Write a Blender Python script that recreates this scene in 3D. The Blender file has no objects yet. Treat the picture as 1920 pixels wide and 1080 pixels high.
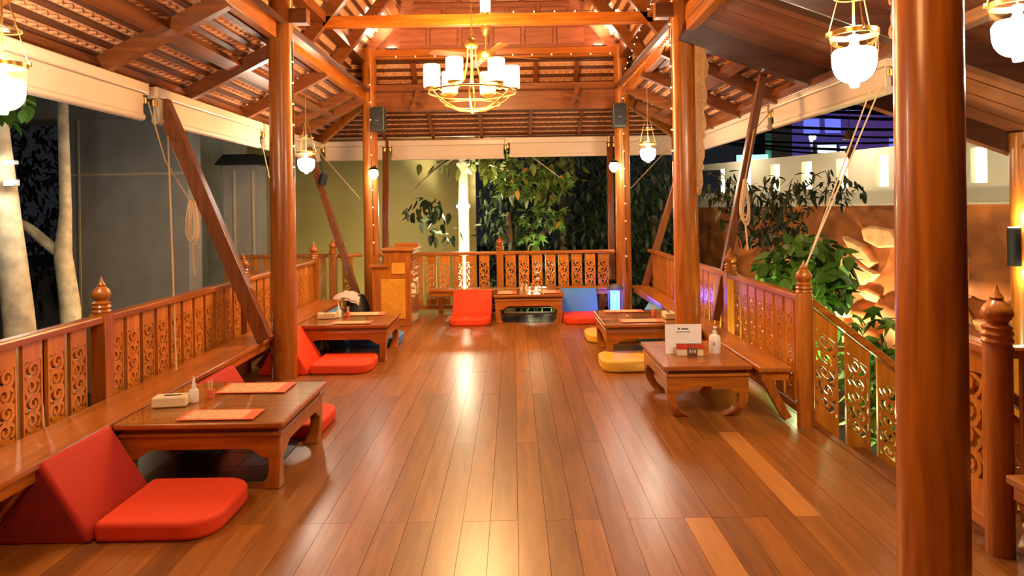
import bpy, math, random
from mathutils import Vector, Matrix, noise
random.seed(7)
rad = math.radians
sc = bpy.context.scene
COL = sc.collection

# ------------------------------------------------------------------ camera, world, exposure
cam_d = bpy.data.cameras.new('camera'); cam = bpy.data.objects.new('camera', cam_d); COL.objects.link(cam)
cam_d.sensor_width = 36.0; cam_d.lens = 24.0
cam_d.shift_x = -2 / 1920; cam_d.shift_y = -150 / 1920
cam_d.clip_start = 0.05; cam_d.clip_end = 300
cam.matrix_world = Matrix.Translation((0, 0, 1.58)) @ Matrix.Rotation(rad(90), 4, 'X') @ Matrix.Rotation(rad(-0.9), 4, 'Z')
sc.camera = cam
sc.view_settings.view_transform = 'Standard'
sc.view_settings.look = 'None'
sc.view_settings.gamma = 1.0
sc.view_settings.exposure = 1.05
sc.view_settings.use_curve_mapping = False
world = bpy.data.worlds.new('night_sky'); sc.world = world; world.use_nodes = True
world.node_tree.nodes['Background'].inputs[0].default_value = (0.06, 0.06, 0.075, 1)
world.node_tree.nodes['Background'].inputs[1].default_value = 0.10

# ------------------------------------------------------------------ materials
def mat(name):
    m = bpy.data.materials.new(name); m.use_nodes = True
    nt = m.node_tree; b = nt.nodes['Principled BSDF']
    return m, nt, b
def plain(name, col, rough=0.5, metal=0.0, noise_amt=0.12, nscale=18.0, bump=0.0, coat=0.0):
    m, nt, b = mat(name)
    b.inputs['Roughness'].default_value = rough; b.inputs['Metallic'].default_value = metal
    b.inputs['Coat Weight'].default_value = coat
    tc = nt.nodes.new('ShaderNodeTexCoord'); n = nt.nodes.new('ShaderNodeTexNoise')
    n.inputs['Scale'].default_value = nscale; n.inputs['Detail'].default_value = 4
    nt.links.new(tc.outputs['Object'], n.inputs['Vector'])
    r = nt.nodes.new('ShaderNodeValToRGB')
    a = 1 - noise_amt; z = 1 + noise_amt
    r.color_ramp.elements[0].position = 0.3; r.color_ramp.elements[1].position = 0.7
    r.color_ramp.elements[0].color = (col[0]*a, col[1]*a, col[2]*a, 1)
    r.color_ramp.elements[1].color = (min(col[0]*z, 1), min(col[1]*z, 1), min(col[2]*z, 1), 1)
    nt.links.new(n.outputs['Fac'], r.inputs['Fac']); nt.links.new(r.outputs['Color'], b.inputs['Base Color'])
    if bump:
        bp = nt.nodes.new('ShaderNodeBump'); bp.inputs['Strength'].default_value = bump
        nt.links.new(n.outputs['Fac'], bp.inputs['Height']); nt.links.new(bp.outputs['Normal'], b.inputs['Normal'])
    return m
def wood(name, dark, light, axis='y', rough=0.35, coat=0.0, vary=0.35, bump=0.05, hue=0.0):
    m, nt, b = mat(name)
    tc = nt.nodes.new('ShaderNodeTexCoord'); mp = nt.nodes.new('ShaderNodeMapping')
    s = {'x': (1.2, 16, 16), 'y': (16, 1.2, 16), 'z': (16, 16, 1.2)}[axis]
    mp.inputs['Scale'].default_value = s
    info = nt.nodes.new('ShaderNodeObjectInfo')
    mul = nt.nodes.new('ShaderNodeMath'); mul.operation = 'MULTIPLY'; mul.inputs[1].default_value = 37.0
    nt.links.new(info.outputs['Random'], mul.inputs[0]); nt.links.new(mul.outputs[0], mp.inputs['Location'])
    nt.links.new(tc.outputs['Object'], mp.inputs['Vector'])
    n = nt.nodes.new('ShaderNodeTexNoise'); n.inputs['Scale'].default_value = 1.6; n.inputs['Detail'].default_value = 5; n.inputs['Distortion'].default_value = 0.6
    nt.links.new(mp.outputs['Vector'], n.inputs['Vector'])
    r = nt.nodes.new('ShaderNodeValToRGB')
    r.color_ramp.elements[0].position = 0.32; r.color_ramp.elements[1].position = 0.7
    r.color_ramp.elements[0].color = (*dark, 1); r.color_ramp.elements[1].color = (*light, 1)
    nt.links.new(n.outputs['Fac'], r.inputs['Fac'])
    h = nt.nodes.new('ShaderNodeHueSaturation')
    mr = nt.nodes.new('ShaderNodeMapRange'); mr.inputs[3].default_value = 1 - vary; mr.inputs[4].default_value = 1 + vary
    nt.links.new(info.outputs['Random'], mr.inputs[0]); nt.links.new(mr.outputs[0], h.inputs['Value'])
    nt.links.new(r.outputs['Color'], h.inputs['Color']); nt.links.new(h.outputs['Color'], b.inputs['Base Color'])
    b.inputs['Roughness'].default_value = rough; b.inputs['Coat Weight'].default_value = coat; b.inputs['Coat Roughness'].default_value = 0.12
    if bump:
        bp = nt.nodes.new('ShaderNodeBump'); bp.inputs['Strength'].default_value = bump
        nt.links.new(n.outputs['Fac'], bp.inputs['Height']); nt.links.new(bp.outputs['Normal'], b.inputs['Normal'])
    return m
def glow(name, col, strength):
    m, nt, b = mat(name)
    b.inputs['Base Color'].default_value = (*col, 1)
    b.inputs['Emission Color'].default_value = (*col, 1); b.inputs['Emission Strength'].default_value = strength
    return m
def thin_glass(name, tint=(1, 1, 1), refl=0.12, rough=0.03):
    m = bpy.data.materials.new(name); m.use_nodes = True; nt = m.node_tree; nt.nodes.clear()
    o = nt.nodes.new('ShaderNodeOutputMaterial'); t = nt.nodes.new('ShaderNodeBsdfTransparent'); g = nt.nodes.new('ShaderNodeBsdfGlossy')
    t.inputs[0].default_value = (*tint, 1); g.inputs['Roughness'].default_value = rough
    fr = nt.nodes.new('ShaderNodeFresnel'); fr.inputs[0].default_value = 1.5
    ad = nt.nodes.new('ShaderNodeMath'); ad.operation = 'ADD'; ad.inputs[1].default_value = refl
    mx = nt.nodes.new('ShaderNodeMixShader')
    ge = nt.nodes.new('ShaderNodeNewGeometry'); iv = nt.nodes.new('ShaderNodeMath'); iv.operation = 'SUBTRACT'; iv.inputs[0].default_value = 1.0
    ml = nt.nodes.new('ShaderNodeMath'); ml.operation = 'MULTIPLY'; ml.use_clamp = True
    nt.links.new(ge.outputs['Backfacing'], iv.inputs[1]); nt.links.new(iv.outputs[0], ml.inputs[1])
    nt.links.new(fr.outputs[0], ad.inputs[0]); nt.links.new(ad.outputs[0], ml.inputs[0]); nt.links.new(ml.outputs[0], mx.inputs[0])
    nt.links.new(t.outputs[0], mx.inputs[1]); nt.links.new(g.outputs[0], mx.inputs[2]); nt.links.new(mx.outputs[0], o.inputs[0])
    return m
M = {}
D1, L1 = (0.29, 0.076, 0.006), (0.50, 0.158, 0.014)
for ax in 'xyz':
    M['wood_'+ax] = wood('teak_'+ax, D1, L1, ax, 0.32, 0.25, 0.12)
    M['dark_'+ax] = wood('dark_teak_'+ax, (0.13, 0.034, 0.007), (0.24, 0.070, 0.012), ax, 0.35, 0.2, 0.12)
M['smoke_x'] = wood('smoked_teak', (0.05, 0.016, 0.008), (0.09, 0.03, 0.014), 'x', 0.3, 0.2, 0.1)
M['floor'] = wood('teak_floor', (0.21, 0.070, 0.010), (0.34, 0.122, 0.020), 'y', 0.36, 0.35, 0.22, 0.02)
M['floor'].node_tree.nodes['Principled BSDF'].inputs['Coat Roughness'].default_value = 0.24
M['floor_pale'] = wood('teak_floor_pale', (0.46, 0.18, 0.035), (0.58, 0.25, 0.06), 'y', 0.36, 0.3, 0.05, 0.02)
M['soffit'] = wood('soffit_boards', (0.17, 0.050, 0.022), (0.22, 0.068, 0.028), 'x', 0.28, 0.3, 0.2, 0.02)
M['panel'] = wood('carved_teak', (0.46, 0.145, 0.010), (0.70, 0.255, 0.022), 'z', 0.35, 0.2, 0.15)
M['gable'] = wood('gable_teak', (0.30, 0.095, 0.05), (0.46, 0.17, 0.09), 'x', 0.35, 0.15, 0.1)
M['gild'] = wood('gilt_carving', (0.42, 0.18, 0.04), (0.70, 0.36, 0.09), 'z', 0.45, 0.1, 0.1)
M['tile'] = plain('terracotta', (0.74, 0.38, 0.19), 0.42, 0, 0.35, 30)
M['batten'] = wood('batten_wood', (0.07, 0.02, 0.007), (0.14, 0.045, 0.014), 'y', 0.5, 0, 0.2)
M['yellow_panel'] = plain('ochre_panel', (0.72, 0.33, 0.03), 0.4)
M['blind'] = plain('cream_blind', (0.60, 0.47, 0.34), 0.5, 0, 0.04, 6)
M['blind_case'] = plain('cream_aluminium', (0.64, 0.51, 0.38), 0.35, 0, 0.03, 6)
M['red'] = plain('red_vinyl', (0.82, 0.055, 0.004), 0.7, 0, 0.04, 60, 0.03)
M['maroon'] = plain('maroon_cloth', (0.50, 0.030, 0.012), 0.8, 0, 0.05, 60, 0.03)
M['shaded_red'] = plain('shaded_red_cloth', (0.28, 0.018, 0.022), 0.8, 0, 0.15, 14)  # darker red: shade on the backrest side put into the colour
M['yellow'] = plain('yellow_vinyl', (0.86, 0.50, 0.05), 0.5, 0, 0.05, 60, 0.05)
M['blue'] = plain('blue_vinyl', (0.06, 0.24, 0.55), 0.5, 0, 0.06, 60, 0.05)
M['teal'] = plain('teal_vinyl', (0.10, 0.30, 0.36), 0.5, 0, 0.06, 60, 0.05)
M['slate'] = plain('black_slate', (0.022, 0.022, 0.024), 0.25, 0, 0.3, 9)
M['black'] = plain('black_plastic', (0.012, 0.012, 0.013), 0.45)
M['speaker'] = plain('speaker_shell', (0.035, 0.042, 0.028), 0.45)
M['grey'] = plain('grey_metal', (0.22, 0.22, 0.23), 0.4, 0.6)
M['white'] = plain('white_plastic', (0.86, 0.84, 0.78), 0.4, 0, 0.03)
M['paper'] = plain('paper_white', (0.95, 0.93, 0.90), 0.6, 0, 0.02)
M['beige'] = plain('beige_box', (0.80, 0.66, 0.42), 0.5, 0, 0.05)
M['kraft'] = plain('placemat_kraft', (0.72, 0.42, 0.22), 0.7, 0, 0.25, 45)
M['orange'] = plain('placemat_red', (0.80, 0.16, 0.06), 0.6, 0, 0.08)
M['ink'] = plain('print_ink', (0.03, 0.025, 0.025), 0.7)
M['signred'] = plain('sign_red', (0.60, 0.06, 0.015), 0.5)
M['brass'] = plain('aged_brass', (0.62, 0.40, 0.12), 0.28, 0.9, 0.15, 12)
M['rope'] = plain('rope_fibre', (0.78, 0.56, 0.34), 0.8, 0, 0.2, 120, 0.2)
M['cord'] = plain('cord_fibre', (0.55, 0.36, 0.17), 0.8, 0, 0.2, 120)
M['glass'] = thin_glass('clear_glass')
M['tabletop_glass'] = thin_glass('tabletop_glass', (0.93, 0.98, 0.92), -0.02, 0.02)
M['facade'] = plain('charcoal_facade', (0.30, 0.31, 0.31), 0.8, 0, 0.12, 3)
M['facade_line'] = plain('pale_reveal', (0.55, 0.50, 0.36), 0.5)
M['olive'] = plain('stucco_olive', (0.40, 0.34, 0.14), 0.9, 0, 0.10, 1.2)
M['wallcream'] = plain('cream_wall', (0.50, 0.46, 0.36), 0.9, 0, 0.08, 1.5)
M['mural'] = plain('rust_relief', (0.34, 0.105, 0.02), 0.8, 0, 0.4, 2.4, 0.3)
M['relief_highlight'] = plain('relief_highlight', (0.62, 0.32, 0.14), 0.85, 0, 0.3, 7, 0.3)  # pale tone paints the lit rock faces of the relief
M['ground'] = plain('dark_soil', (0.03, 0.032, 0.022), 0.95, 0, 0.4, 3)
M['bark'] = plain('pale_bark', (0.72, 0.62, 0.42), 0.85, 0, 0.28, 9, 0.4)
M['brownbark'] = plain('brown_bark', (0.16, 0.10, 0.05), 0.9, 0, 0.3, 9, 0.4)
M['leaf'] = plain('leaf_green', (0.085, 0.20, 0.022), 0.45, 0, 0.3, 5)
M['leaf_olive'] = plain('leaf_olive', (0.15, 0.19, 0.03), 0.45, 0, 0.35, 5)
M['leaf_yellow'] = plain('leaf_yellow', (0.42, 0.24, 0.03), 0.5, 0, 0.3, 5)
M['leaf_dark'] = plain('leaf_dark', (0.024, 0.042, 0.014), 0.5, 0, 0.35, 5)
M['concrete'] = plain('concrete', (0.40, 0.38, 0.34), 0.9, 0, 0.12, 4)
M['purple'] = plain('purple_facade', (0.16, 0.12, 0.28), 0.8, 0, 0.1, 2)
M['cable'] = plain('cable_black', (0.015, 0.015, 0.02), 0.6)
M['lamp_warm'] = glow('warm_shade', (1.0, 0.68, 0.25), 6.0)
M['lamp_white'] = glow('white_bulb', (1.0, 0.95, 0.86), 16.0)
M['fairy'] = glow('fairy_bulb', (1.0, 0.62, 0.28), 6.0)
M['uv'] = glow('uv_tube', (0.05, 0.25, 1.0), 4.0)
M['slot'] = glow('lit_slot', (1.0, 0.90, 0.62), 1.6)
M['screen'] = glow('billboard_screen', (0.45, 0.62, 1.0), 2.2)
M['bluewin'] = glow('blue_window', (0.12, 0.16, 0.6), 0.5)
M['neon'] = glow('green_neon', (0.2, 1.0, 0.75), 1.6)

# ------------------------------------------------------------------ mesh helpers
WL = {}
def wloc(o):
    return WL.get(o.name, Vector((0, 0, 0)))
def tag(o, label=None, cat=None, group=None, kind=None):
    if label: o['label'] = label
    if cat: o['category'] = cat
    if group: o['group'] = group
    if kind: o['kind'] = kind
    return o
def empty(name, loc=(0, 0, 0), rz=0.0, label=None, cat=None, group=None, kind=None):
    o = bpy.data.objects.new(name, None); COL.objects.link(o)
    o.location = loc; o.rotation_euler = (0, 0, rz); o.empty_display_size = 0.1
    WL[o.name] = Vector(loc)
    return tag(o, label, cat, group, kind)
def inst(name, me, parent=None, loc=(0, 0, 0), rot=None, scale=None, mw=None):
    o = bpy.data.objects.new(name, me); COL.objects.link(o)
    o.parent = parent
    if mw is not None: o.matrix_basis = mw
    else:
        o.location = loc
        if rot: o.rotation_euler = rot
        if scale: o.scale = scale
    return o
def copy_tree(o, parent=None):
    c = o.copy(); COL.objects.link(c); c.parent = parent
    for ch in list(o.children): copy_tree(ch, c)
    return c
class MB:
    def __init__(s): s.v = []; s.f = []
    def add(s, vs, fs):
        k = len(s.v); s.v += [tuple(p) for p in vs]; s.f += [tuple(i + k for i in f) for f in fs]; return s
    def box(s, c, d, mx=None):
        x, y, z = d[0]/2, d[1]/2, d[2]/2
        vs = [Vector((a*x, b*y, e*z)) for a in (-1, 1) for b in (-1, 1) for e in (-1, 1)]
        if mx is not None: vs = [mx @ p for p in vs]
        vs = [p + Vector(c) for p in vs]
        return s.add(vs, [(0, 1, 3, 2), (4, 6, 7, 5), (0, 4, 5, 1), (2, 3, 7, 6), (0, 2, 6, 4), (1, 5, 7, 3)])
    def span(s, a, b):
        return s.box([(a[i]+b[i])/2 for i in range(3)], [abs(b[i]-a[i]) for i in range(3)])
    def bar(s, p0, p1, w, h, up=(0, 0, 1)):
        p0, p1 = Vector(p0), Vector(p1); d = (p1-p0); L = d.length; d.normalize()
        u = Vector(up)
        if abs(d.dot(u)) > 0.99: u = Vector((0, 1, 0))
        x = d.cross(u).normalized(); z = x.cross(d).normalized()
        mx = Matrix((x, d, z)).transposed()
        return s.box((p0+p1)/2, (w, L, h), mx)
    def tube(s, pts, r, n=8, closed=False, caps=True):
        pts = [Vector(p) for p in pts]; m = len(pts)
        rs = r if isinstance(r, (list, tuple)) else [r]*m
        vs = []; fs = []; prev = None
        for i, p in enumerate(pts):
            a = pts[(i-1) % m] if (closed or i) else p
            b = pts[(i+1) % m] if (closed or i < m-1) else p
            d = (b-a).normalized() if (b-a).length > 1e-9 else Vector((0, 0, 1))
            if prev is None:
                u = Vector((0, 0, 1)) if abs(d.z) < 0.9 else Vector((1, 0, 0))
                x = d.cross(u).normalized()
            else:
                x = (prev - d*prev.dot(d)).normalized()
            prev = x; y = d.cross(x)
            for j in range(n):
                t = 2*math.pi*j/n
                vs.append(p + (x*math.cos(t) + y*math.sin(t))*rs[i])
        segs = m if closed else m-1
        for i in range(segs):
            i2 = (i+1) % m
            for j in range(n):
                j2 = (j+1) % n
                fs.append((i*n+j, i*n+j2, i2*n+j2, i2*n+j))
        if caps and not closed:
            fs.append(tuple(reversed(range(n)))); fs.append(tuple((m-1)*n+j for j in range(n)))
        return s.add(vs, fs)
    def lathe(s, prof, n=24, c=(0, 0, 0), closed=True):
        vs = []; fs = []; m = len(prof)
        for r, z in prof:
            for j in range(n):
                t = 2*math.pi*j/n
                vs.append((c[0]+r*math.cos(t), c[1]+r*math.sin(t), c[2]+z))
        for i in range(m-1):
            for j in range(n):
                j2 = (j+1) % n
                fs.append((i*n+j, i*n+j2, (i+1)*n+j2, (i+1)*n+j))
        if closed:
            fs.append(tuple(reversed(range(n)))); fs.append(tuple((m-1)*n+j for j in range(n)))
        return s.add(vs, fs)
    def prism(s, poly, th, mx=None):
        n = len(poly)
        vs = [Vector((x, y, -th/2)) for x, y in poly] + [Vector((x, y, th/2)) for x, y in poly]
        if mx is not None: vs = [mx @ p for p in vs]
        fs = [tuple(reversed(range(n))), tuple(range(n, 2*n))] + [(i, (i+1) % n, n+(i+1) % n, n+i) for i in range(n)]
        return s.add(vs, fs)
    def ribbon(s, pts, w, th, mx=None):
        """flat scroll in the local xy plane, thickness along z"""
        m = len(pts); vs = []; fs = []
        ws = w if isinstance(w, (list, tuple)) else [w]*m
        for i in range(m):
            a = Vector((*pts[max(i-1, 0)], 0)); b = Vector((*pts[min(i+1, m-1)], 0)); d = (b-a).normalized()
            nrm = Vector((-d.y, d.x, 0)); p = Vector((*pts[i], 0))
            for sgn, z in ((-1, -1), (1, -1), (1, 1), (-1, 1)):
                q = p + nrm*sgn*ws[i]/2; q.z = z*th/2; vs.append(q)
        if mx is not None: vs = [mx @ p for p in vs]
        for i in range(m-1):
            for j in range(4):
                fs.append((i*4+j, i*4+(j+1) % 4, (i+1)*4+(j+1) % 4, (i+1)*4+j))
        fs.append((3, 2, 1, 0)); fs.append(((m-1)*4, (m-1)*4+1, (m-1)*4+2, (m-1)*4+3))
        return s.add(vs, fs)
    def mesh(s, name, material, smooth=False, off=None):
        me = bpy.data.meshes.new(name)
        v = s.v if off is None else [(a-off.x, b-off.y, c-off.z) for a, b, c in s.v]
        me.from_pydata(v, [], s.f)
        import bmesh
        bm = bmesh.new(); bm.from_mesh(me); bmesh.ops.recalc_face_normals(bm, faces=bm.faces); bm.to_mesh(me); bm.free()
        if smooth:
            me.polygons.foreach_set('use_smooth', [True]*len(me.polygons))
            try: me.set_sharp_from_angle(angle=rad(40))
            except Exception: pass
        me.materials.append(material)
        return me
    def build(s, name, material, parent=None, smooth=False, bevel=0.0, world=False, seg=2, sub=0):
        """world=True: vertices are in world space, the object is placed under its parent's origin"""
        off = None
        if world and parent is None:
            xs = list(zip(*s.v)); off = Vector(((min(xs[0])+max(xs[0]))/2, (min(xs[1])+max(xs[1]))/2, min(xs[2])))
        elif world:
            off = wloc(parent)
        me = s.mesh(name, material, smooth, off)
        o = bpy.data.objects.new(name, me); COL.objects.link(o)
        if parent is not None: o.parent = parent
        if world and parent is None: o.location = off
        WL[o.name] = Vector(off) if off is not None else Vector((0, 0, 0))
        if bevel:
            b = o.modifiers.new('bevel', 'BEVEL'); b.width = bevel; b.segments = seg; b.limit_method = 'ANGLE'; b.angle_limit = rad(35)
        if sub:
            b = o.modifiers.new('subdiv', 'SUBSURF'); b.levels = sub; b.render_levels = sub
        return o
def point(name, loc, power, col, size=0.05, parent=None):
    l = bpy.data.lights.new(name, 'POINT'); l.energy = power; l.color = col; l.shadow_soft_size = size
    o = bpy.data.objects.new(name, l); COL.objects.link(o); o.location = loc; o.parent = parent
    return o
def spot(name, loc, target, power, col, angle=70, blend=0.6, size=0.05, parent=None):
    l = bpy.data.lights.new(name, 'SPOT'); l.energy = power; l.color = col; l.spot_size = rad(angle); l.spot_blend = blend; l.shadow_soft_size = size
    o = bpy.data.objects.new(name, l); COL.objects.link(o); o.location = loc
    o.rotation_euler = (Vector(target)-Vector(loc)).to_track_quat('-Z', 'Y').to_euler()
    return o
WARM = (1.0, 0.56, 0.22); WHITE = (1.0, 0.80, 0.56)

# key dimensions
XL, XR = -2.2, 1.63            # column lines
YN, YM, YB = 2.65, 6.5, 10.25   # near, middle, back columns
RL, RR, RB = -2.68, 2.06, 10.32  # railing lines
EL, ER, EB = -3.3, 2.88, 11.4   # eaves
ZP, ZT, ZE = 3.85, 3.25, 2.75   # main plate, lean-to top, eave

# ================================================================== SETTING
# ---- ground
g = MB().span((-30, -6, -1.0), (30, 45, -0.9)).build('ground', M['ground'], world=True)
tag(g, 'dark soil ground around and below the raised pavilion', 'ground', kind='structure')

# ---- floor of planks
fl = empty('floor', (0, 5, -0.06), label='polished reddish teak plank floor of the pavilion', cat='floor', kind='structure')
MB().span((-2.80, -0.6, -0.16), (2.12, 10.4, -0.062)).build('subfloor', M['dark_y'], fl, world=True)
MB().span((2.12, -0.6, -0.16), (2.62, 3.45, -0.062)).build('subfloor', M['dark_y'], fl, world=True)
MB().span((-4.4, 9.2, -0.16), (-2.74, 10.4, -0.062)).build('subfloor', M['dark_y'], fl, world=True)
PWD = 0.14
plank_cache = {}
def plank(x, y0, y1, pale=False):
    L = round(y1-y0, 3)
    me = plank_cache.get(L)
    if me is None:
        me = MB().box((0, 0, 0.03), (PWD-0.002, L-0.002, 0.06)).mesh('plank', M['floor']); plank_cache[L] = me
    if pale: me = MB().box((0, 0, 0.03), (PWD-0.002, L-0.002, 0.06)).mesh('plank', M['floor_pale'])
    inst('plank', me, fl, (x, (y0+y1)/2 - 5, random.uniform(-0.0008, 0.0008)))
joints = [[-0.6, 1.4, 3.45, 5.8, 8.2, 10.4], [-0.6, 2.2, 3.45, 6.6, 8.2, 10.4], [-0.6, 1.4, 4.6, 6.6, 10.4]]
for i in range(38):
    x = -2.73 + PWD*i
    ymax = 10.4
    js = joints[(i*7) % 3] if 2 < i < 33 else joints[i % 3]
    if x > 2.12:
        js = [-0.6, 1.4, 3.44]
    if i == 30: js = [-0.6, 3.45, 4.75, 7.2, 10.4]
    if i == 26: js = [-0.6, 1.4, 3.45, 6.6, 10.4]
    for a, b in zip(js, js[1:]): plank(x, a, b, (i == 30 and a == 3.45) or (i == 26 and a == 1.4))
for i in range(11):
    plank(-2.87-PWD*i, 9.2, 10.4)
# skirt beam under the floor edge
o = MB().span((2.12, 3.45, -0.35), (2.17, 10.4, -0.01)).build('trim_1', M['dark_y'], world=True); tag(o, 'teak edge board closing the floor above the entrance stair', 'trim', kind='structure')

# ---- columns
def column(x, y, r, label, z0=0.0, z1=4.0, lean=0.0):
    b = MB(); n = 9; pts = []; rs = []
    for i in range(n):
        t = i/(n-1); pts.append((x+lean*t, y, z0+(z1-z0)*t)); rs.append(r*(1.03-0.10*t))
    b.tube(pts, rs, 40)
    o = b.build('column', M['wood_z'], world=True, smooth=True)
    return tag(o, label, 'column', 'round teak roof columns', 'structure')
c_near = column(XR-0.02, YN, 0.122, 'thick round column in front of the entrance stair, closest to the camera', z1=4.25, lean=0.02)
column(XL, YN, 0.122, 'round column beside the hanging jar at the picture edge', z1=4.25, lean=0.03)
column(XL, YM, 0.117, 'round column rising beside the red seat between the two low tables', z1=4.25, lean=0.02)
column(XR+0.02, YM, 0.117, 'round column behind the table with the white sign', z1=4.25, lean=-0.02)
column(XL+0.07, YB, 0.115, 'slimmer round column behind the podium desk', z1=4.0, lean=0.0)
column(XR+0.02, YB, 0.115, 'slimmer round column above the blue insect lamp', z1=4.0, lean=0.0)
for sx, s_ in ((XL, 1), (XR+0.02, -1)):
    o = MB().span((sx-0.28, YM-0.06, 3.36), (sx+0.28, YM+0.06, 3.50)).build('beam', M['dark_x'], world=True, bevel=0.006)
    tag(o, 'short tenon beam pushed through the round column ' + ('by the red seat' if s_ > 0 else 'behind the sign table'), 'beam', kind='structure')
# porch post beside the entrance
pp = MB().tube([(4.74, 6.3, -0.9), (4.74, 6.3, 2.2)], 0.13, 28).build('column', M['wood_z'], world=True, smooth=True)
tag(pp, 'outer porch post carrying the black up-down lamp', 'column', kind='structure')

# ---- beams
def beam(name, p0, p1, w, h, m, label, up=(0, 0, 1), bevel=0.006):
    o = MB().bar(p0, p1, w, h, up).build(name, m, world=True, bevel=bevel)
    return tag(o, label, 'beam', kind='structure')
for sx, nm in ((XL-0.03, 'over the charcoal facade side'), (XR+0.05, 'over the entrance side')):
    beam('beam', (sx, -0.5, 3.33), (sx, YB, 3.33), 0.09, 0.24, M['wood_y'], 'deep lower tie beam along the columns '+nm)
    beam('beam', (sx, -0.5, ZP), (sx, YB+0.1, ZP), 0.14, 0.12, M['dark_y'], 'upper roof plate along the columns '+nm)
beam('beam', (XL, YB, 3.25), (XR, YB, 3.25), 0.10, 0.40, M['dark_x'], 'deep cross beam between the back columns carrying the wall fans')
beam('beam', (XL-0.05, YB, 3.90), (XR+0.05, YB, 3.90), 0.14, 0.14, M['wood_x'], 'plate under the panelled gable strung with tiny bulbs')
beam('beam', (XL, 8.05, 3.80), (XR+0.05, 8.05, 3.80), 0.10, 0.13, M['wood_x'], 'cross tie beam that carries the ceiling fan')
beam('beam', (XL, 4.2, 3.80), (XR+0.05, 4.2, 3.80), 0.10, 0.13, M['wood_x'], 'cross tie beam above the frame near the camera')

# ---- roof slopes
tile_me = None
def tile_shape(w, l, th=0.012):
    # flat roof tile whose head, seen from inside, ends in a shallow nib
    return [(-w/2, 0), (w/2, 0), (w/2, l-0.032), (0, l), (-w/2, l-0.032)]
TW, TP = 0.105, 0.135
tb = MB().prism(tile_shape(TW*0.96, TP*1.55), 0.014)
tile_me = tb.mesh('tile', M['tile'])
def slope(name, label, eave0, along, up, length, height, rafters, parts=0, focus=None, clip=None, raf=(0.08, 0.13), purlins=(), rmat='dark_x', bmat='batten', gap_rows=None):
    """eave0: lower start corner; along: unit vector of the eave; up: unit vector up the slope"""
    root = empty(name, eave0, label=label, cat='roof', kind='structure')
    A, U = Vector(along).normalized(), Vector(up).normalized(); N = A.cross(U).normalized()
    if N.z < 0: N = -N
    E0 = Vector(eave0)
    rows = int(height/TP); cols = int(length/TW)
    X = N.cross(U) if True else A
    cells = []
    for r in range(rows):
        for c in range(cols):
            a, u = (c+0.5*(1+(r % 2)*0.6))*TW, r*TP
            if clip and not clip(a, u): continue
            cells.append((a, u))
    if focus: cells.sort(key=lambda k: (Vector((k[0], k[1]))-Vector(focus)).length)
    tilt = rad(9)
    Ut = (U*math.cos(tilt) - N*math.sin(tilt)).normalized(); Nt = (N*math.cos(tilt) + U*math.sin(tilt)).normalized()
    Xt = Ut.cross(Nt).normalized()
    base = Matrix((Xt, Ut, Nt)).transposed()
    big = MB()
    for i, (a, u) in enumerate(cells):
        p = A*a + U*(u-0.03) + N*0.062
        if i < parts:
            inst('tile', tile_me, root, mw=Matrix.Translation(p) @ base.to_4x4())
        else:
            k = len(big.v)
            for x, y in tile_shape(TW*0.96, TP*1.55): big.v.append(tuple(p + base @ Vector((x, y, -0.007))))
            for x, y in tile_shape(TW*0.96, TP*1.55): big.v.append(tuple(p + base @ Vector((x, y, 0.007))))
            n = 5
            big.f += [tuple(k+j for j in (4, 3, 2, 1, 0)), tuple(k+j for j in (5, 6, 7, 8, 9))] + [(k+j, k+(j+1) % n, k+n+(j+1) % n, k+n+j) for j in range(n)]
    if big.v:
        me = bpy.data.meshes.new('tile_field'); me.from_pydata(big.v, [], big.f); me.materials.append(M['tile'])
        o = inst('tile_field', me, root); o['kind'] = 'stuff'
    # roofing board above the tiles keeps the night out
    def run(u):
        s = 0.0; e = length
        if clip:
            ks = [k*0.05 for k in range(int(length/0.05)+1) if clip(k*0.05, u)]
            if not ks: return None
            s, e = ks[0], ks[-1]
        return s, e
    for r in range(rows+1):
        u = (r+1)*TP - 0.025; q = run(min(max(u, 0), height-0.06))
        if not q: continue
        MB().bar(A*q[0]+U*u+N*0.016, A*q[1]+U*u+N*0.016, 0.046, 0.028, tuple(N)).build('batten', M[bmat], root)
    for u in purlins:
        q = run(u)
        MB().bar(A*q[0]+U*u-N*0.045, A*q[1]+U*u-N*0.045, 0.12, 0.07, tuple(N)).build('purlin', M['dark_y'], root)
    for a in rafters:
        us = [k*0.05 for k in range(int(height/0.05)+1) if (not clip or clip(a, k*0.05))]
        if len(us) < 3: continue
        MB().bar(A*a+U*us[0]-N*(raf[1]/2+0.0), A*a+U*us[-1]-N*(raf[1]/2), raf[0], raf[1], tuple(N)).build('rafter', M[rmat], root)
    return root
def slope_dir(dx, dy, dz):
    return Vector((dx, dy, dz)).normalized()
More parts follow.
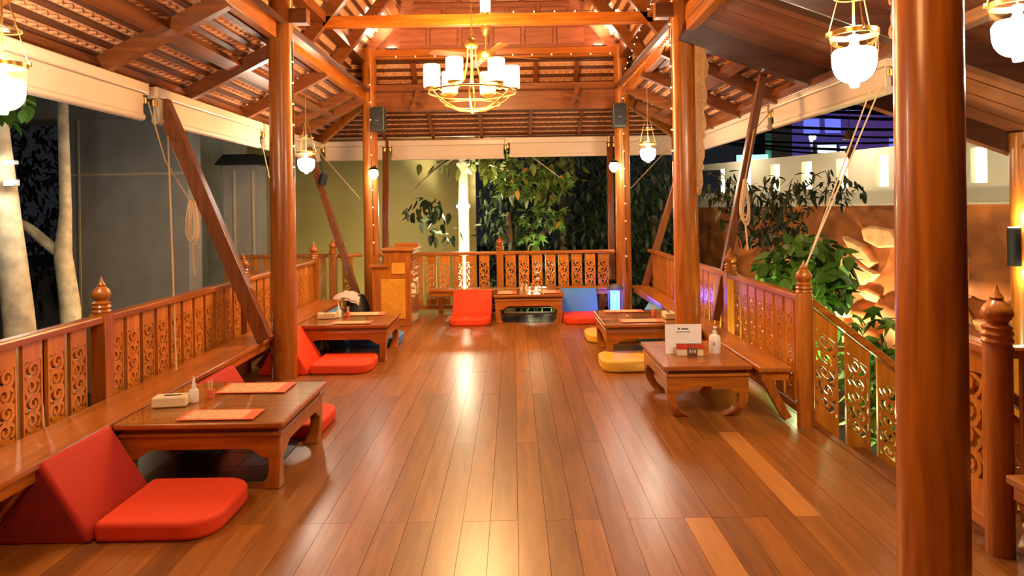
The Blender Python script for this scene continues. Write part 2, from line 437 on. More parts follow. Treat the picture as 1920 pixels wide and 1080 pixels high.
# lean-to slopes (22 degrees)
wl = XL - EL; hl = math.hypot(wl, ZT+0.05-ZE); 
upL = slope_dir(wl, 0, ZT+0.05-ZE)
Y0 = 0.4
lenL = EB - Y0
clipL = lambda a, u: (a <= lenL - u*0.92)
slope('roof_left', 'tiled lean-to roof above the charcoal facade side', (EL, Y0, ZE), (0, 1, 0), upL, lenL, hl,
      [0.4+1.4*k+1.7-0.0 for k in (-1, 0, 1, 2, 3, 4, 5)] + [9.75], parts=300, focus=(5.2, 0.6), clip=clipL, purlins=(0.06, 0.66))
wr = ER - XR; hr = math.hypot(wr, ZT+0.05-ZE)
upR = slope_dir(-wr, 0, ZT+0.05-ZE)
YR0 = 6.5; lenR = EB - YR0
clipR = lambda a, u: (a <= lenR - u*0.92)
slope('roof_right', 'tiled lean-to roof above the green shrub side', (ER, YR0, ZE), (0, 1, 0), upR, lenR, hr,
      [0.75, 1.9, 3.05, 3.9], parts=240, focus=(1.0, 0.6), clip=clipR, purlins=(0.06, 0.66))
wb = EB - YB; hb = math.hypot(wb, ZT+0.05-ZE)
upB = slope_dir(0, -wb, ZT+0.05-ZE)
lenB = ER - EL
clipB = lambda a, u: (u*0.92 <= a <= lenB - u*0.92)
slope('roof_back', 'tiled lean-to roof beyond the back columns', (EL, EB, ZE), (1, 0, 0), upB, lenB, hb,
      [1.2, 2.0, 2.8, 3.6, 4.4, 5.1], parts=240, focus=(3.0, 0.5), clip=clipB, raf=(0.05, 0.05), rmat='dark_y')
# hip rafters at the back corners
beam('beam', (XL+0.05, YB, 3.24), (EL, EB, 2.66), 0.07, 0.15, M['wood_x'], 'hip rafter from the podium column to the roof corner')
beam('beam', (XR, YB, 3.24), (ER, EB, 2.66), 0.07, 0.15, M['wood_x'], 'hip rafter from the insect lamp column to the roof corner')
# main steep slopes (50 degrees)
RX = (XL+XR)/2; pit = math.tan(rad(51)); OV = 0.52
half = RX - XL + OV
upML = slope_dir(1, 0, pit); upMR = slope_dir(-1, 0, pit); hm = math.hypot(half, half*pit)
zE = ZP + 0.10 - OV*pit
rows_r = [0.5+1.12*k for k in range(10)]
slope('roof_main_left', 'steep tiled main roof slope above the charcoal facade side', (XL-OV, Y0, zE), (0, 1, 0), upML, YB-Y0, hm,
      [v-Y0 for v in (1.6, 3.2, 4.6, 6.3, 8.05, 9.3)], parts=240, focus=(8.2, 1.0), purlins=(1.55, 2.5), raf=(0.10, 0.14))
slope('roof_main_right', 'steep tiled main roof slope above the entrance side', (XR+OV, Y0, zE), (0, 1, 0), upMR, YB-Y0, hm,
      [v-Y0 for v in (1.6, 3.2, 4.6, 6.3, 8.05, 9.3)], parts=240, focus=(8.2, 1.0), purlins=(1.55, 2.5), raf=(0.10, 0.14))
o = MB().bar((RX, Y0, ZP+0.1+(RX-XL)*pit-0.12), (RX, YB, ZP+0.1+(RX-XL)*pit-0.12), 0.1, 0.2).build('beam', M['dark_y'], world=True); tag(o, 'ridge beam at the top of the main roof', 'beam', kind='structure')
# back skirt below the gable
upS = slope_dir(0, -0.55, 0.62)
slope('roof_skirt', 'short steep tiled skirt roof seen above the deep cross beam', (XL-0.4, YB+0.62, 3.22), (1, 0, 0), upS, XR-XL+0.8, 0.83,
      [0.5+0.62*k for k in range(7)], parts=160, focus=(2.3, 0.45), raf=(0.07, 0.05), rmat='dark_y')
# outer roofing boards above all slopes (closed roof)
def cover(name, pts, label):
    b = MB(); P = [Vector(p) for p in pts]; n = (P[1]-P[0]).cross(P[3]-P[0]).normalized()
    if n.z < 0: n = -n
    b.add([p+n*0.11 for p in P]+[p+n*0.13 for p in P], [(0, 1, 2, 3), (4, 5, 6, 7), (0, 1, 5, 4), (1, 2, 6, 5), (2, 3, 7, 6), (3, 0, 4, 7)])
    o = b.build(name, M['tile'], world=True); tag(o, label, 'roof', kind='structure')
zt = ZT+0.05
zR = zE + half*pit
cover('roof_cover_left', [(XL-OV, Y0, zE), (XL-OV, YB+0.1, zE), (RX, YB+0.1, zR), (RX, Y0, zR)], 'upper roofing layer over the main slope on the facade side')
cover('roof_cover_right', [(XR+OV, Y0, zE), (XR+OV, YB+0.1, zE), (RX, YB+0.1, zR), (RX, Y0, zR)], 'upper roofing layer over the main slope on the entrance side')
cover('roof_cover_lean_left', [(EL, Y0, ZE), (EL, EB, ZE), (XL, YB, zt), (XL, Y0, zt)], 'upper roofing layer over the facade side lean-to')
cover('roof_cover_lean_right', [(ER, YR0, ZE), (ER, EB, ZE), (XR, YB, zt), (XR, YR0, zt)], 'upper roofing layer over the shrub side lean-to')
cover('roof_cover_back', [(EL, EB, ZE), (ER, EB, ZE), (XR, YB, zt), (XL, YB, zt)], 'upper roofing layer over the lean-to beyond the back columns')
cover('roof_cover_skirt', [(XL-0.4, YB+0.62, 3.22), (XR+0.4, YB+0.62, 3.22), (XR+0.4, YB+0.06, 3.86), (XL-0.4, YB+0.06, 3.86)], 'upper roofing layer over the steep skirt')

# ---- panelled gable
gb = empty('wall_gable', (RX, YB, 3.97), label='panelled pinkish teak gable closing the main roof at the back', cat='wall', kind='structure')
zg0 = 3.97; hw0 = (XR-XL)/2 - 0.02; top = hw0*pit
MB().prism([(-hw0, 0), (hw0, 0), (0, top)], 0.03, Matrix.Rotation(rad(90), 4, 'X')).build('backing_board', M['gable'], gb)
for s in (-1, 1):
    MB().bar((s*(hw0-0.02), -0.04, 0.0), (0, -0.04, top-0.05), 0.05, 0.22, (0, -1, 0) if False else (0, 0, 1)).build('barge_board', M['gable'], gb)
    for k in range(26):
        t = (k+0.5)/26
        p = Vector((s*(hw0+0.07)*(1-t), -0.05, top*1.02*t + 0.03))
        MB().bar(p - Vector((-s*0.028, 0, 0.035)), p + Vector((-s*0.028, 0, 0.035)), 0.03, 0.035).build('dentil', M['dark_x'], gb)
z = 0.04
rowh = [0.34, 0.30, 0.30, 0.28, 0.26, 0.24]
for r, h in enumerate(rowh):
    hw = hw0 - (z+h)/pit - 0.16
    if hw < 0.15: break
    MB().box((0, -0.035, z+h-0.02), (2*hw+0.2, 0.04, 0.05)).build('gable_rail', M['gable'], gb, bevel=0.004)
    n = max(1, int(2*hw/0.46)); w = 2*hw/n
    for i in range(n):
        x = -hw + w*(i+0.5)
        MB().box((x, -0.024, z+h/2-0.02), (w-0.07, 0.03, h-0.09)).build('raised_panel', M['gable'], gb, bevel=0.012)
        if i: MB().box((-hw+w*i, -0.03, z+h/2-0.02), (0.035, 0.03, h-0.05)).build('stile', M['gable'], gb)
    z += h
# ---- plank-lined porch roof on the entrance side
tanp = 0.36
pr = empty('roof_porch', (XR, 4.0, 3.30), label='glossy plank-lined porch ceiling sloping down over the entrance', cat='roof', kind='structure')
ux = slope_dir(1, 0, -tanp); nx = Vector((-ux.z, 0, ux.x))
LP = 3.35
pw = 0.15
mep = MB().bar((0, 0, 0), ux*LP, pw-0.006, 0.03, tuple(nx)).mesh('plank', M['soffit'])
y = 0.45; k = 0
while y < 6.35:
    inst('plank', mep, pr, tuple(Vector((0, y-4.0, 0)) + nx*(0.012 + (0.004 if k % 2 else 0)))); y += pw; k += 1
for yy in (6.42, 4.85, 3.3, 1.7):
    MB().bar(Vector((0, yy-4.0, 0))-nx*0.09, Vector((0, yy-4.0, 0))+ux*LP-nx*0.09, 0.12, 0.19, tuple(nx)).build('rafter', M['smoke_x'], pr, bevel=0.006)
MB().bar(Vector((0, -3.6, 0))+ux*(LP-0.05)-nx*0.08, Vector((0, 2.5, 0))+ux*(LP-0.05)-nx*0.08, 0.10, 0.16, tuple(nx)).build('purlin', M['wood_y'], pr)
MB().bar(Vector((0, 2.6, 0))-nx*0.02, Vector((0, 2.6, 0))+ux*(LP+0.25)-nx*0.02, 0.05, 0.16, tuple(nx)).build('barge_board', M['wood_x'], pr)
MB().bar(Vector((0, -3.6, 0))+nx*0.05+ux*LP/2, Vector((0, 2.6, 0))+nx*0.05+ux*LP/2, LP, 0.03, tuple(nx)).build('roofing_layer', M['tile'], pr)
# ---- eave beams under the blinds
beam('beam', (EL+0.04, Y0, 2.69), (EL+0.04, EB, 2.69), 0.10, 0.10, M['dark_y'], 'dark eave beam above the blinds facing the charcoal facade')
beam('beam', (ER-0.04, 3.6, 2.70), (ER-0.04, EB, 2.70), 0.10, 0.08, M['dark_y'], 'dark eave beam above the blinds facing the relief wall')
beam('beam', (EL, EB-0.04, 2.71), (ER, EB-0.04, 2.71), 0.10, 0.10, M['dark_x'], 'dark eave beam above the blinds at the back')

# ---- struts
def strut(p0, p1, label, w=0.07, d=0.10):
    o = MB().bar(p0, p1, d, w, (0, 1, 0)).build('strut', M['dark_z'], world=True, bevel=0.006)
    return tag(o, label, 'strut', 'slanted eave struts', 'thing')
strut((-2.26, 6.18, 0.42), (-3.30, 6.22, 2.88), 'slanted timber strut with a rope coil hung on it, before the charcoal facade', 0.10, 0.13)
strut((-2.30, 9.95, 0.36), (-3.12, 10.45, 2.55), 'slanted timber strut rising behind the dark bundle beside the podium')
strut((1.98, 6.75, 0.44), (2.49, 6.75, 2.86), 'slanted timber strut with a rope coil hung on it, behind the entrance side bench', 0.07, 0.075)
strut((1.92, 10.1, 0.36), (2.72, 10.3, 2.72), 'slanted timber strut beside the glowing insect lamp')
strut((-1.97, 10.48, 0.45), (-2.10, 11.35, 2.66), 'steep strut just behind the podium column')
strut((1.50, 10.48, 0.45), (1.62, 11.35, 2.66), 'steep strut just behind the insect lamp column')

# ================================================================== RAILINGS
def spiral(cx, cy, r0, r1, a0, a1, n=11):
    return [(cx + (r0+(r1-r0)*i/(n-1))*math.cos(a0+(a1-a0)*i/(n-1)), cy + (r0+(r1-r0)*i/(n-1))*math.sin(a0+(a1-a0)*i/(n-1))) for i in range(n)]
def carved_panel(w, h, plain_top, plain_bot, th=0.022, shear=0.0, name='carved_panel'):
    """fretwork board in local x (width) / z (height); shear drops z per x"""
    b = MB(); T = Matrix.Rotation(rad(90), 4, 'X')
    if shear: T = Matrix(((1, 0, 0, 0), (0, 1, 0, 0), (shear, 0, 1, 0), (0, 0, 0, 1))) @ T
    def rect(x0, x1, y0, y1, t=th): b.prism([(x0, y0), (x1, y0), (x1, y1), (x0, y1)], t, T)
    rect(-w/2, w/2, h-plain_top, h); rect(-w/2, w/2, 0, plain_bot)
    e = 0.013
    rect(-w/2, -w/2+e, plain_bot, h-plain_top); rect(w/2-e, w/2, plain_bot, h-plain_top)
    H = h-plain_top-plain_bot; n = max(3, round(H/(w*0.62))); step = H/n; R = w*0.31
    for i in range(n):
        cy = plain_bot + step*(i+0.5); s = 1 if i % 2 else -1; cx = s*w*0.06
        b.ribbon(spiral(cx, cy, R*1.08, R*0.22, rad(-90) if s > 0 else rad(-90), (rad(-90)+s*rad(500)), 15), [0.027-0.012*k/14 for k in range(15)], th*0.85, T)
        # stem to the next scroll and side leaves
        b.ribbon([(cx, cy-R), (-s*w*0.2, cy-R*0.4-step*0.32), (-s*w*0.36, cy-step*0.2), (-s*w*0.40, cy+step*0.15)], [0.024, 0.022, 0.018, 0.008], th*0.7, T)
        b.ribbon([(s*w*0.42, cy+step*0.12), (s*w*0.34, cy+step*0.36), (s*w*0.16, cy+step*0.52)], [0.008, 0.022, 0.014], th*0.7, T)
        b.ribbon([(-s*w*0.45, cy+step*0.1), (-s*w*0.26, cy+step*0.30), (-s*w*0.05, cy+step*0.46)], [0.020, 0.020, 0.010], th*0.6, T)
    return b.mesh(name, M['panel'])
PANEL = carved_panel(0.155, 0.74, 0.10, 0.08)
post_body = MB().box((0, 0, 0.47), (0.10, 0.10, 0.94)).mesh('post', M['wood_z'])
fin_prof = [(0.052, 0), (0.058, 0.012), (0.05, 0.026), (0.058, 0.04), (0.05, 0.054), (0.056, 0.068), (0.036, 0.082), (0.05, 0.10), (0.058, 0.12), (0.05, 0.145), (0.030, 0.168), (0.022, 0.176), (0.026, 0.184), (0.013, 0.202), (0.006, 0.225), (0.001, 0.238)]
fin_me = MB().lathe(fin_prof, 24).mesh('finial', M['wood_z'], True)
post_round = MB().lathe([(0.058, 0), (0.058, 0.93), (0.050, 0.96)], 28).mesh('post', M['wood_z'], True)
def rail_post(root, x, y, scale=1.0, z0=0.0, roundp=False, fz=0.94):
    base = wloc(root)
    p = inst('post', post_round if roundp else post_body, root, (x-base.x, y-base.y, z0-base.z))
    f = inst('finial', fin_me, p, (0, 0, fz), scale=(scale, scale, scale))
    return p
def railing(p0, p1, posts, label, z0=0.0, pitch=0.20, skip=()):
    p0, p1 = Vector((*p0, 0)), Vector((*p1, 0)); d = (p1-p0); L = d.length; d.normalize()
    root = empty('railing', (*((p0+p1)/2).xy, z0), label=label, cat='railing', group='carved teak balustrades around the floor')
    ang = math.atan2(d.y, d.x); mx = 'wood_y' if abs(d.y) > abs(d.x) else 'wood_x'
    MB().bar(p0+Vector((0, 0, 0.905)), p1+Vector((0, 0, 0.905)), 0.085, 0.05).build('top_rail', M[mx], root, bevel=0.012, world=True)
    MB().bar(p0+Vector((0, 0, 0.10)), p1+Vector((0, 0, 0.10)), 0.06, 0.06).build('bottom_rail', M[mx], root, bevel=0.006, world=True)
    base = wloc(root)
    for x, y in posts: rail_post(root, x, y)
    n = int((L-0.08)/pitch); off = (L-n*pitch)/2
    for i in range(n):
        q = p0 + d*(off+pitch*(i+0.5))
        if any((q.xy-Vector(s)).length < 0.105 for s in posts): continue
        inst('carved_panel', PANEL, root, (q.x-base.x, q.y-base.y, 0.135), (0, 0, ang))
    return root
railing((RL, 1.6), (RL, 9.15), [(RL, 4.43), (RL, 6.75), (RL, 9.15)], 'long carved railing in front of the charcoal facade')
railing((RL, 10.12), (XL-0.1, RB), [(RL, 10.12)], 'short corner railing behind the dark bundle')
railing((-4.3, RB), (RL-0.06, RB), [(-4.3, RB), (-3.5, RB)], 'carved railing of the side walkway under the dark tower')
railing((XL+0.17, RB), (XR-0.1, RB), [(-0.21, RB)], 'carved railing at the back under the white trunk')
railing((RR, 4.88), (RR, RB), [(RR, 6.5), (RR, 8.4)], 'long carved railing before the green shrub')
# entrance posts, stair railing and near railing
r = empty('railing', (RR, 4.88, 0), label='sloping carved stair railing going down beyond the entrance post', cat='railing')
rp = rail_post(r, RR, 4.86, 1.0, roundp=True)
sl = -0.80
SP = carved_panel(0.17, 0.80, 0.13, 0.13, shear=sl, name='carved_panel')
for i in range(8):
    x = 0.165 + 0.225*i
    inst('carved_panel', SP, r, (x, 0.02, 0.06+sl*(x-0.04)+0.0))
MB().bar((0.03, 0.02, 0.905), (1.9, 0.02, 0.905+sl*1.87), 0.08, 0.05).build('top_rail', M['wood_x'], r, bevel=0.01)
MB().bar((0.03, 0.02, 0.03), (1.9, 0.02, 0.03+sl*1.87), 0.05, 0.06).build('bottom_rail', M['wood_x'], r)
r = empty('railing', (2.2, 3.05, 0), label='railing of turned posts with bulbous finials behind the thick near column', cat='railing')
rail_post(r, 2.16, 3.06, 1.12, roundp=True)
rail_post(r, 2.20, 3.52, 1.05, roundp=True)
MB().bar((2.20, 3.52, 0.90), (2.16, 3.06, 0.90), 0.085, 0.055).build('top_rail', M['wood_y'], r, bevel=0.012, world=True)
MB().bar((2.20, 3.52, 0.10), (2.16, 3.06, 0.10), 0.06, 0.06).build('bottom_rail', M['wood_y'], r, bevel=0.006, world=True)
inst('carved_panel', carved_panel(0.22, 0.76, 0.12, 0.14), r, (-0.02, 0.24, 0.13), (0, 0, rad(95)))
MB().bar((2.2, 3.06, 0.90), (2.66, 3.06, 0.90), 0.08, 0.05).build('top_rail', M['wood_x'], r, bevel=0.012, world=True)
MB().bar((2.24, 3.5, 0.80), (4.0, 3.5, 0.80-1.76*0.78), 0.08, 0.05).build('top_rail', M['dark_x'], r, bevel=0.012, world=True)
for i in range(4):
    inst('carved_panel', SP, r, (0.2+0.225*i, 0.45, -0.04+sl*(0.2+0.225*i)))
rail_me = PANEL
for i in range(2): inst('carved_panel', PANEL, r, (0.14+0.2*i, 0.01, 0.135))
# stair treads
st = empty('stair', (2.2, 4.2, -0.9), label='teak steps leading down between the entrance railings', cat='stair', kind='structure')
for i in range(5):
    MB().span((2.17+0.26*i, 3.55, -0.20-0.17*i), (2.17+0.26*i+0.30, 4.86, -0.16-0.17*i)).build('tread', M['dark_y'], st, world=True)

# ================================================================== BENCHES
def bench(x0, y0, x1, y1, label, front, braces, rail):
    root = empty('bench', ((x0+x1)/2, (y0+y1)/2, 0), label=label, cat='bench', group='fixed teak benches along the railings')
    m = 'wood_y' if abs(y1-y0) > abs(x1-x0) else 'wood_x'
    MB().span((x0, y0, 0.362), (x1, y1, 0.40)).build('seat', M[m], root, bevel=0.008, world=True)
    if front == 'x':
        xf = x0 if abs(x0) < abs(x1) else x1; s = 1 if xf > 0 else -1
        MB().span((xf+s*0.02, y0+0.02, 0.30), (xf+s*0.055, y1-0.02, 0.362)).build('apron', M[m], root, bevel=0.004, world=True)
        for yb in braces:
            MB().bar((xf+s*0.05, yb, 0.32), (rail-s*0.09, yb, 0.02), 0.06, 0.07, (0, 1, 0)).build('brace', M['wood_z'], root, bevel=0.004, world=True)
            MB().bar((xf+s*0.04, yb, 0.33), (rail-s*0.08, yb, 0.33), 0.05, 0.06).build('bracket', M['wood_x'], root, world=True)
    else:
        MB().span((x0+0.02, y0+0.02, 0.30), (x1-0.02, y0+0.055, 0.362)).build('apron', M[m], root, bevel=0.004, world=True)
        for xb in braces:
            MB().bar((xb, y0+0.04, 0.32), (xb, rail-0.08, 0.02), 0.06, 0.07, (1, 0, 0)).build('brace', M['wood_z'], root, bevel=0.004, world=True)
    return root
bench(-2.29, 1.6, -2.63, 9.1, 'long teak bench below the charcoal facade railing', 'x', (3.2, 5.0, 6.9, 8.7), RL)
bench(1.76, 4.93, 1.995, 10.2, 'long teak bench behind the table with the white sign', 'x', (4.98, 6.9, 8.6), RR)
bench(-1.25, 9.99, 1.48, 10.24, 'teak bench against the back railing', 'y', (-1.1, -0.2, 1.3), RB)
bench(2.10, 0.6, 2.50, 2.94, 'teak bench end cut by the picture frame next to the finial posts', 'x', (2.88, 1.2), 2.55)

# ================================================================== TABLES
def low_table(x0, y0, x1, y1, label, glass=True, h=0.40, color='wood_x', hoof=0.016):
    cx, cy = (x0+x1)/2, (y0+y1)/2; W, Dp = x1-x0, y1-y0
    root = empty('low_table', (cx, cy, 0), label=label, cat='table', group='low teak floor tables')
    g = 0.008 if glass else 0
    zt = h - g
    b = MB(); b.box((0, 0, zt-0.018), (W, Dp, 0.036)); b.build('tabletop', M[color], root, bevel=0.012, seg=3)
    MB().box((0, 0, zt-0.05), (W-0.07, Dp-0.07, 0.03)).build('waist', M['dark_x'], root)
    MB().box((0, 0, zt-0.075), (W-0.03, Dp-0.03, 0.024)).build('moulding', M[color], root, bevel=0.009, seg=3)
    za = zt-0.087; ah = 0.075; lg = 0.095
    for (ax, L, px, py, rz) in (('x', W, 0, -Dp/2+0.04, 0), ('x', W, 0, Dp/2-0.04, 0), ('y', Dp, -W/2+0.04, 0, 90), ('y', Dp, W/2-0.04, 0, 90)):
        a = L/2-0.03; pts = [(-a, 0), (a, 0), (a, -ah-0.05)]
        for k in range(7):
            t = k/6; pts.append((a-lg-0.10*t**1.0, -ah-0.045+0.05*math.sin(t*math.pi/2)))
        for k in range(7):
            t = 1-k/6; pts.append((-(a-lg-0.10*t), -ah-0.045+0.05*math.sin(t*math.pi/2)))
        pts.append((-a, -ah-0.05))
        T = Matrix.Translation((px, py, za)) @ Matrix.Rotation(rad(rz), 4, 'Z') @ Matrix.Rotation(rad(90), 4, 'X')
        MB().prism(pts, 0.032, T).build('apron', M[color], root, bevel=0.004)
    for sx in (-1, 1):
        for sy in (-1, 1):
            b = MB(); prof = []
            N = 10
            for k in range(N+1):
                t = k/N; zz = (za-0.04)*(1-t)
                off = hoof*max(0, (t-0.35)/0.65)**2.6 - 0.010*math.sin(t*math.pi)
                wd = lg*(0.92 - 0.22*math.sin(t*math.pi)) + 0.012*max(0, t-0.8)*5
                cxx = sx*(W/2-0.022-lg/2-off); cyy = sy*(Dp/2-0.022-lg/2-off)
                prof.append((cxx, cyy, zz, wd))
            vs = []; fs = []
            for (a, c, zz, wd) in prof:
                q = wd/2
                vs += [(a-q, c-q, zz), (a+q, c-q, zz), (a+q, c+q, zz), (a-q, c+q, zz)]
            for k in range(N):
                for j in range(4): fs.append((k*4+j, k*4+(j+1) % 4, k*4+4+(j+1) % 4, k*4+4+j))
            fs += [(3, 2, 1, 0), (N*4, N*4+1, N*4+2, N*4+3)]
            b.add(vs, fs); b.build('leg', M['wood_z'], root, bevel=0.006, smooth=True)
    if glass:
        MB().box((0, 0, h-0.004), (W-0.012, Dp-0.012, 0.008)).build('glass_top', M['tabletop_glass'], root, bevel=0.002)
    return root
T1 = low_table(-2.28, 3.85, -1.32, 4.77, 'glass-topped low table nearest the camera with the small white bottle')
T2 = low_table(-2.27, 7.08, -1.32, 7.95, 'glass-topped low table beside the red seat and round column')
T3 = low_table(-0.29, 9.32, 0.68, 9.96, 'glass-topped low table at the back between the two wall seats')
T4 = low_table(0.90, 6.88, 1.72, 7.80, 'glass-topped low table behind the flat yellow cushion')
T5 = low_table(1.09, 5.0, 1.74, 5.95, 'bare-topped low table holding the white sign and sanitizer bottle', glass=False, hoof=0.085)
# slate insets under three tables
def inset(x0, y0, x1, y1, label):
    root = empty('slate_inset', ((x0+x1)/2, (y0+y1)/2, 0), label=label, cat='floor tiles', kind='structure')
    nx_, ny_ = max(2, round((x1-x0)/0.22)), max(2, round((y1-y0)/0.22)); w = (x1-x0)/nx_; d = (y1-y0)/ny_
    me = MB().box((0, 0, 0.003), (w-0.006, d-0.006, 0.006)).mesh('tile', M['slate'])
    MB().box((0, 0, 0.001), (x1-x0, y1-y0, 0.002)).build('grout', M['grey'], root)
    for i in range(nx_):
        for j in range(ny_):
            inst('tile', me, root, (-(x1-x0)/2+w*(i+0.5), -(y1-y0)/2+d*(j+0.5), 0.0))
inset(-2.22, 4.0, -1.48, 4.70, 'black slate floor tiles under the table with the white bottle')
inset(-2.2, 7.2, -1.45, 7.85, 'black slate floor tiles under the table by the round column')
inset(-0.2, 9.4, 0.6, 9.92, 'black slate floor tiles under the back table')
inset(1.0, 7.0, 1.66, 7.72, 'black slate floor tiles under the table behind the yellow cushion')

# ================================================================== FLOOR SEATS
def seat_poly(L, W, r):
    pts = []
    def arc(cx, cy, r, a0, a1, n=7):
        for k in range(n):
            a = rad(a0+(a1-a0)*k/(n-1)); pts.append((cx+r*math.cos(a), cy+r*math.sin(a)))
    arc(L-r, -W/2+r, r, -90, 0); arc(L-r, W/2-r, r, 0, 90); arc(0.03, W/2-0.03, 0.03, 90, 180, 3); arc(0.03, -W/2+0.03, 0.03, 180, 270, 3)
    return pts
def floor_seat(x, y, rz, seat_m, back_m, label, W=0.57, L=0.58, side_m=None, th=0.095):
    root = empty('floor_chair', (x, y, 0), rad(rz), label, 'floor chair', 'floor chairs with wedge backrests')
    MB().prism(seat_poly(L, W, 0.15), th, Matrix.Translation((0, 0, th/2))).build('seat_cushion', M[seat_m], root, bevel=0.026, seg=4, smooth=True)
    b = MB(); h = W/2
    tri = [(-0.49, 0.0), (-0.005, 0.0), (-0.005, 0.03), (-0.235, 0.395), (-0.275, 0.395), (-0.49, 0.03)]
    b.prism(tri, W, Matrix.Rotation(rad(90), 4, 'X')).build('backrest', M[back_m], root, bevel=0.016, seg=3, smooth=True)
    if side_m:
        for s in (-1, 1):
            MB().prism([(-0.455, 0.022), (-0.03, 0.022), (-0.245, 0.365), (-0.268, 0.365)], 0.006, Matrix.Translation((0, s*(h+0.0005), 0)) @ Matrix.Rotation(rad(90), 4, 'X')).build('side_panel', M[side_m], root)  # thin side sheet carries the painted shade of the backrest end
    return root
floor_seat(-2.05, 3.56, 0, 'red', 'maroon', 'large red floor seat with wedge backrest closest to the camera', side_m='shaded_red')
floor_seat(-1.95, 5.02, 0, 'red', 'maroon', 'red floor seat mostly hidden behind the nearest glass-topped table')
floor_seat(-1.99, 6.86, 0, 'red', 'red', 'red floor seat with its backrest beside the round column')
floor_seat(-1.93, 8.18, 0, 'blue', 'blue', 'dark blue floor seat glimpsed below the glass-topped table by the column')
floor_seat(-0.61, 9.74, -90, 'red', 'red', 'red floor seat facing the camera beside the podium')
floor_seat(0.93, 9.74, -90, 'red', 'blue', 'floor seat with blue backrest and red cushion facing the camera', W=0.54)
floor_seat(1.42, 8.15, 180, 'yellow', 'teal', 'floor seat with yellow cushion and teal backrest behind the far table', W=0.55)
cu = MB().prism(seat_poly(0.6, 0.50, 0.13), 0.11, Matrix.Translation((1.43, 6.72, 0.055)) @ Matrix.Rotation(rad(180), 4, 'Z')).build('floor_cushion', M['yellow'], world=True, bevel=0.03, seg=4, smooth=True)
tag(cu, 'flat yellow floor cushion lying beside the table with the white sign', 'cushion')

# ================================================================== PODIUM DESK
pd = empty('podium_desk', (-1.6, 9.62, 0), label='stepped teak podium desk with ochre panels before the back column', cat='desk')
X0, X1, YF, YK = -1.93, -1.40, 9.26, 9.95
MB().span((X0, YF, 0), (X1, YK, 0.80)).build('body', M['wood_z'], pd, world=True, bevel=0.006)
MB().span((X0-0.04, YF-0.03, 0.80), (-1.70, YK+0.02, 0.835)).build('lower_top', M['wood_x'], pd, world=True, bevel=0.006)
MB().span((-1.77, YF+0.0, 0.80), (X1, YK, 1.02)).build('upper_cabinet', M['wood_z'], pd, world=True, bevel=0.006)
MB().span((-1.81, YF-0.03, 1.02), (X1+0.05, YK+0.05, 1.055)).build('upper_top', M['wood_x'], pd, world=True, bevel=0.008)
MB().span((-1.72, YK-0.12, 1.055), (X1+0.02, YK, 1.10)).build('back_ledge', M['wood_x'], pd, world=True, bevel=0.006)
MB().span((-1.81, YF-0.012, 0.10), (-1.48, YF+0.004, 0.64)).build('ochre_panel', M['yellow_panel'], pd, world=True, bevel=0.004)['label'] = 'ochre yellow front panel'
MB().span((-1.66, YF-0.012, 0.71), (-1.48, YF+0.004, 0.86)).build('ochre_panel', M['yellow_panel'], pd, world=True, bevel=0.004)['label'] = 'small ochre yellow panel'
for k, zz in enumerate((0.90, 0.74, 0.58)):
    d = MB().span((X1, YF+0.05, zz), (X1+0.018, YK-0.05, zz+0.12)).build('drawer', M['wood_y'], pd, world=True, bevel=0.004)
    for yy in (9.42, 9.6, 9.78):
        MB().lathe([(0.0, 0), (0.012, 0.004), (0.012, 0.014), (0.004, 0.02)], 10, (X1+0.03, yy, zz+0.05)).build('knob', M['brass'], d, world=True, smooth=True)
for zz in (0.965, 1.0):
    MB().span((X1, YF, zz), (X1+0.035, YK, zz+0.012)).build('edge_moulding', M['wood_y'], pd, world=True)
# dark bundle with cloth
bd = empty('bundle', (-2.17, 9.42, 0), label='black bag with a crumpled pale cloth on top beside the podium', cat='bag')
b = MB(); bpf = []
for i in range(9):
    for j in range(16):
        t = i/8; a = 2*math.pi*j/16; rr = 0.19*(1-0.5*t**3)*(1+0.10*noise.noise((math.cos(a)*1.5, math.sin(a)*1.5, t*3)))
        bpf.append((rr*math.cos(a)*0.95, rr*math.sin(a)*0.9, 0.42*t))
fs = [(i*16+j, i*16+(j+1) % 16, (i+1)*16+(j+1) % 16, (i+1)*16+j) for i in range(8) for j in range(16)] + [tuple(range(8*16, 9*16)), tuple(reversed(range(16)))]
b.add(bpf, fs).build('bag', M['black'], bd, smooth=True)
b = MB(); vs = []; n = 12
for i in range(n):
    for j in range(n):
        u, v = i/(n-1)-0.5, j/(n-1)-0.5
        vs.append((u*0.36-0.12, v*0.26-0.05, 0.47 - 0.30*(u*u+v*v) + 0.05*noise.noise((u*6, v*6, 2.0))))
vs2 = [(x, y, z-0.03) for x, y, z in vs]
fs = [(i*n+j, (i+1)*n+j, (i+1)*n+j+1, i*n+j+1) for i in range(n-1) for j in range(n-1)]
b.add(vs, fs); b.add(vs2, fs); b.build('cloth', plain('pale_cloth', (0.75, 0.55, 0.48), 0.8), bd, smooth=True)
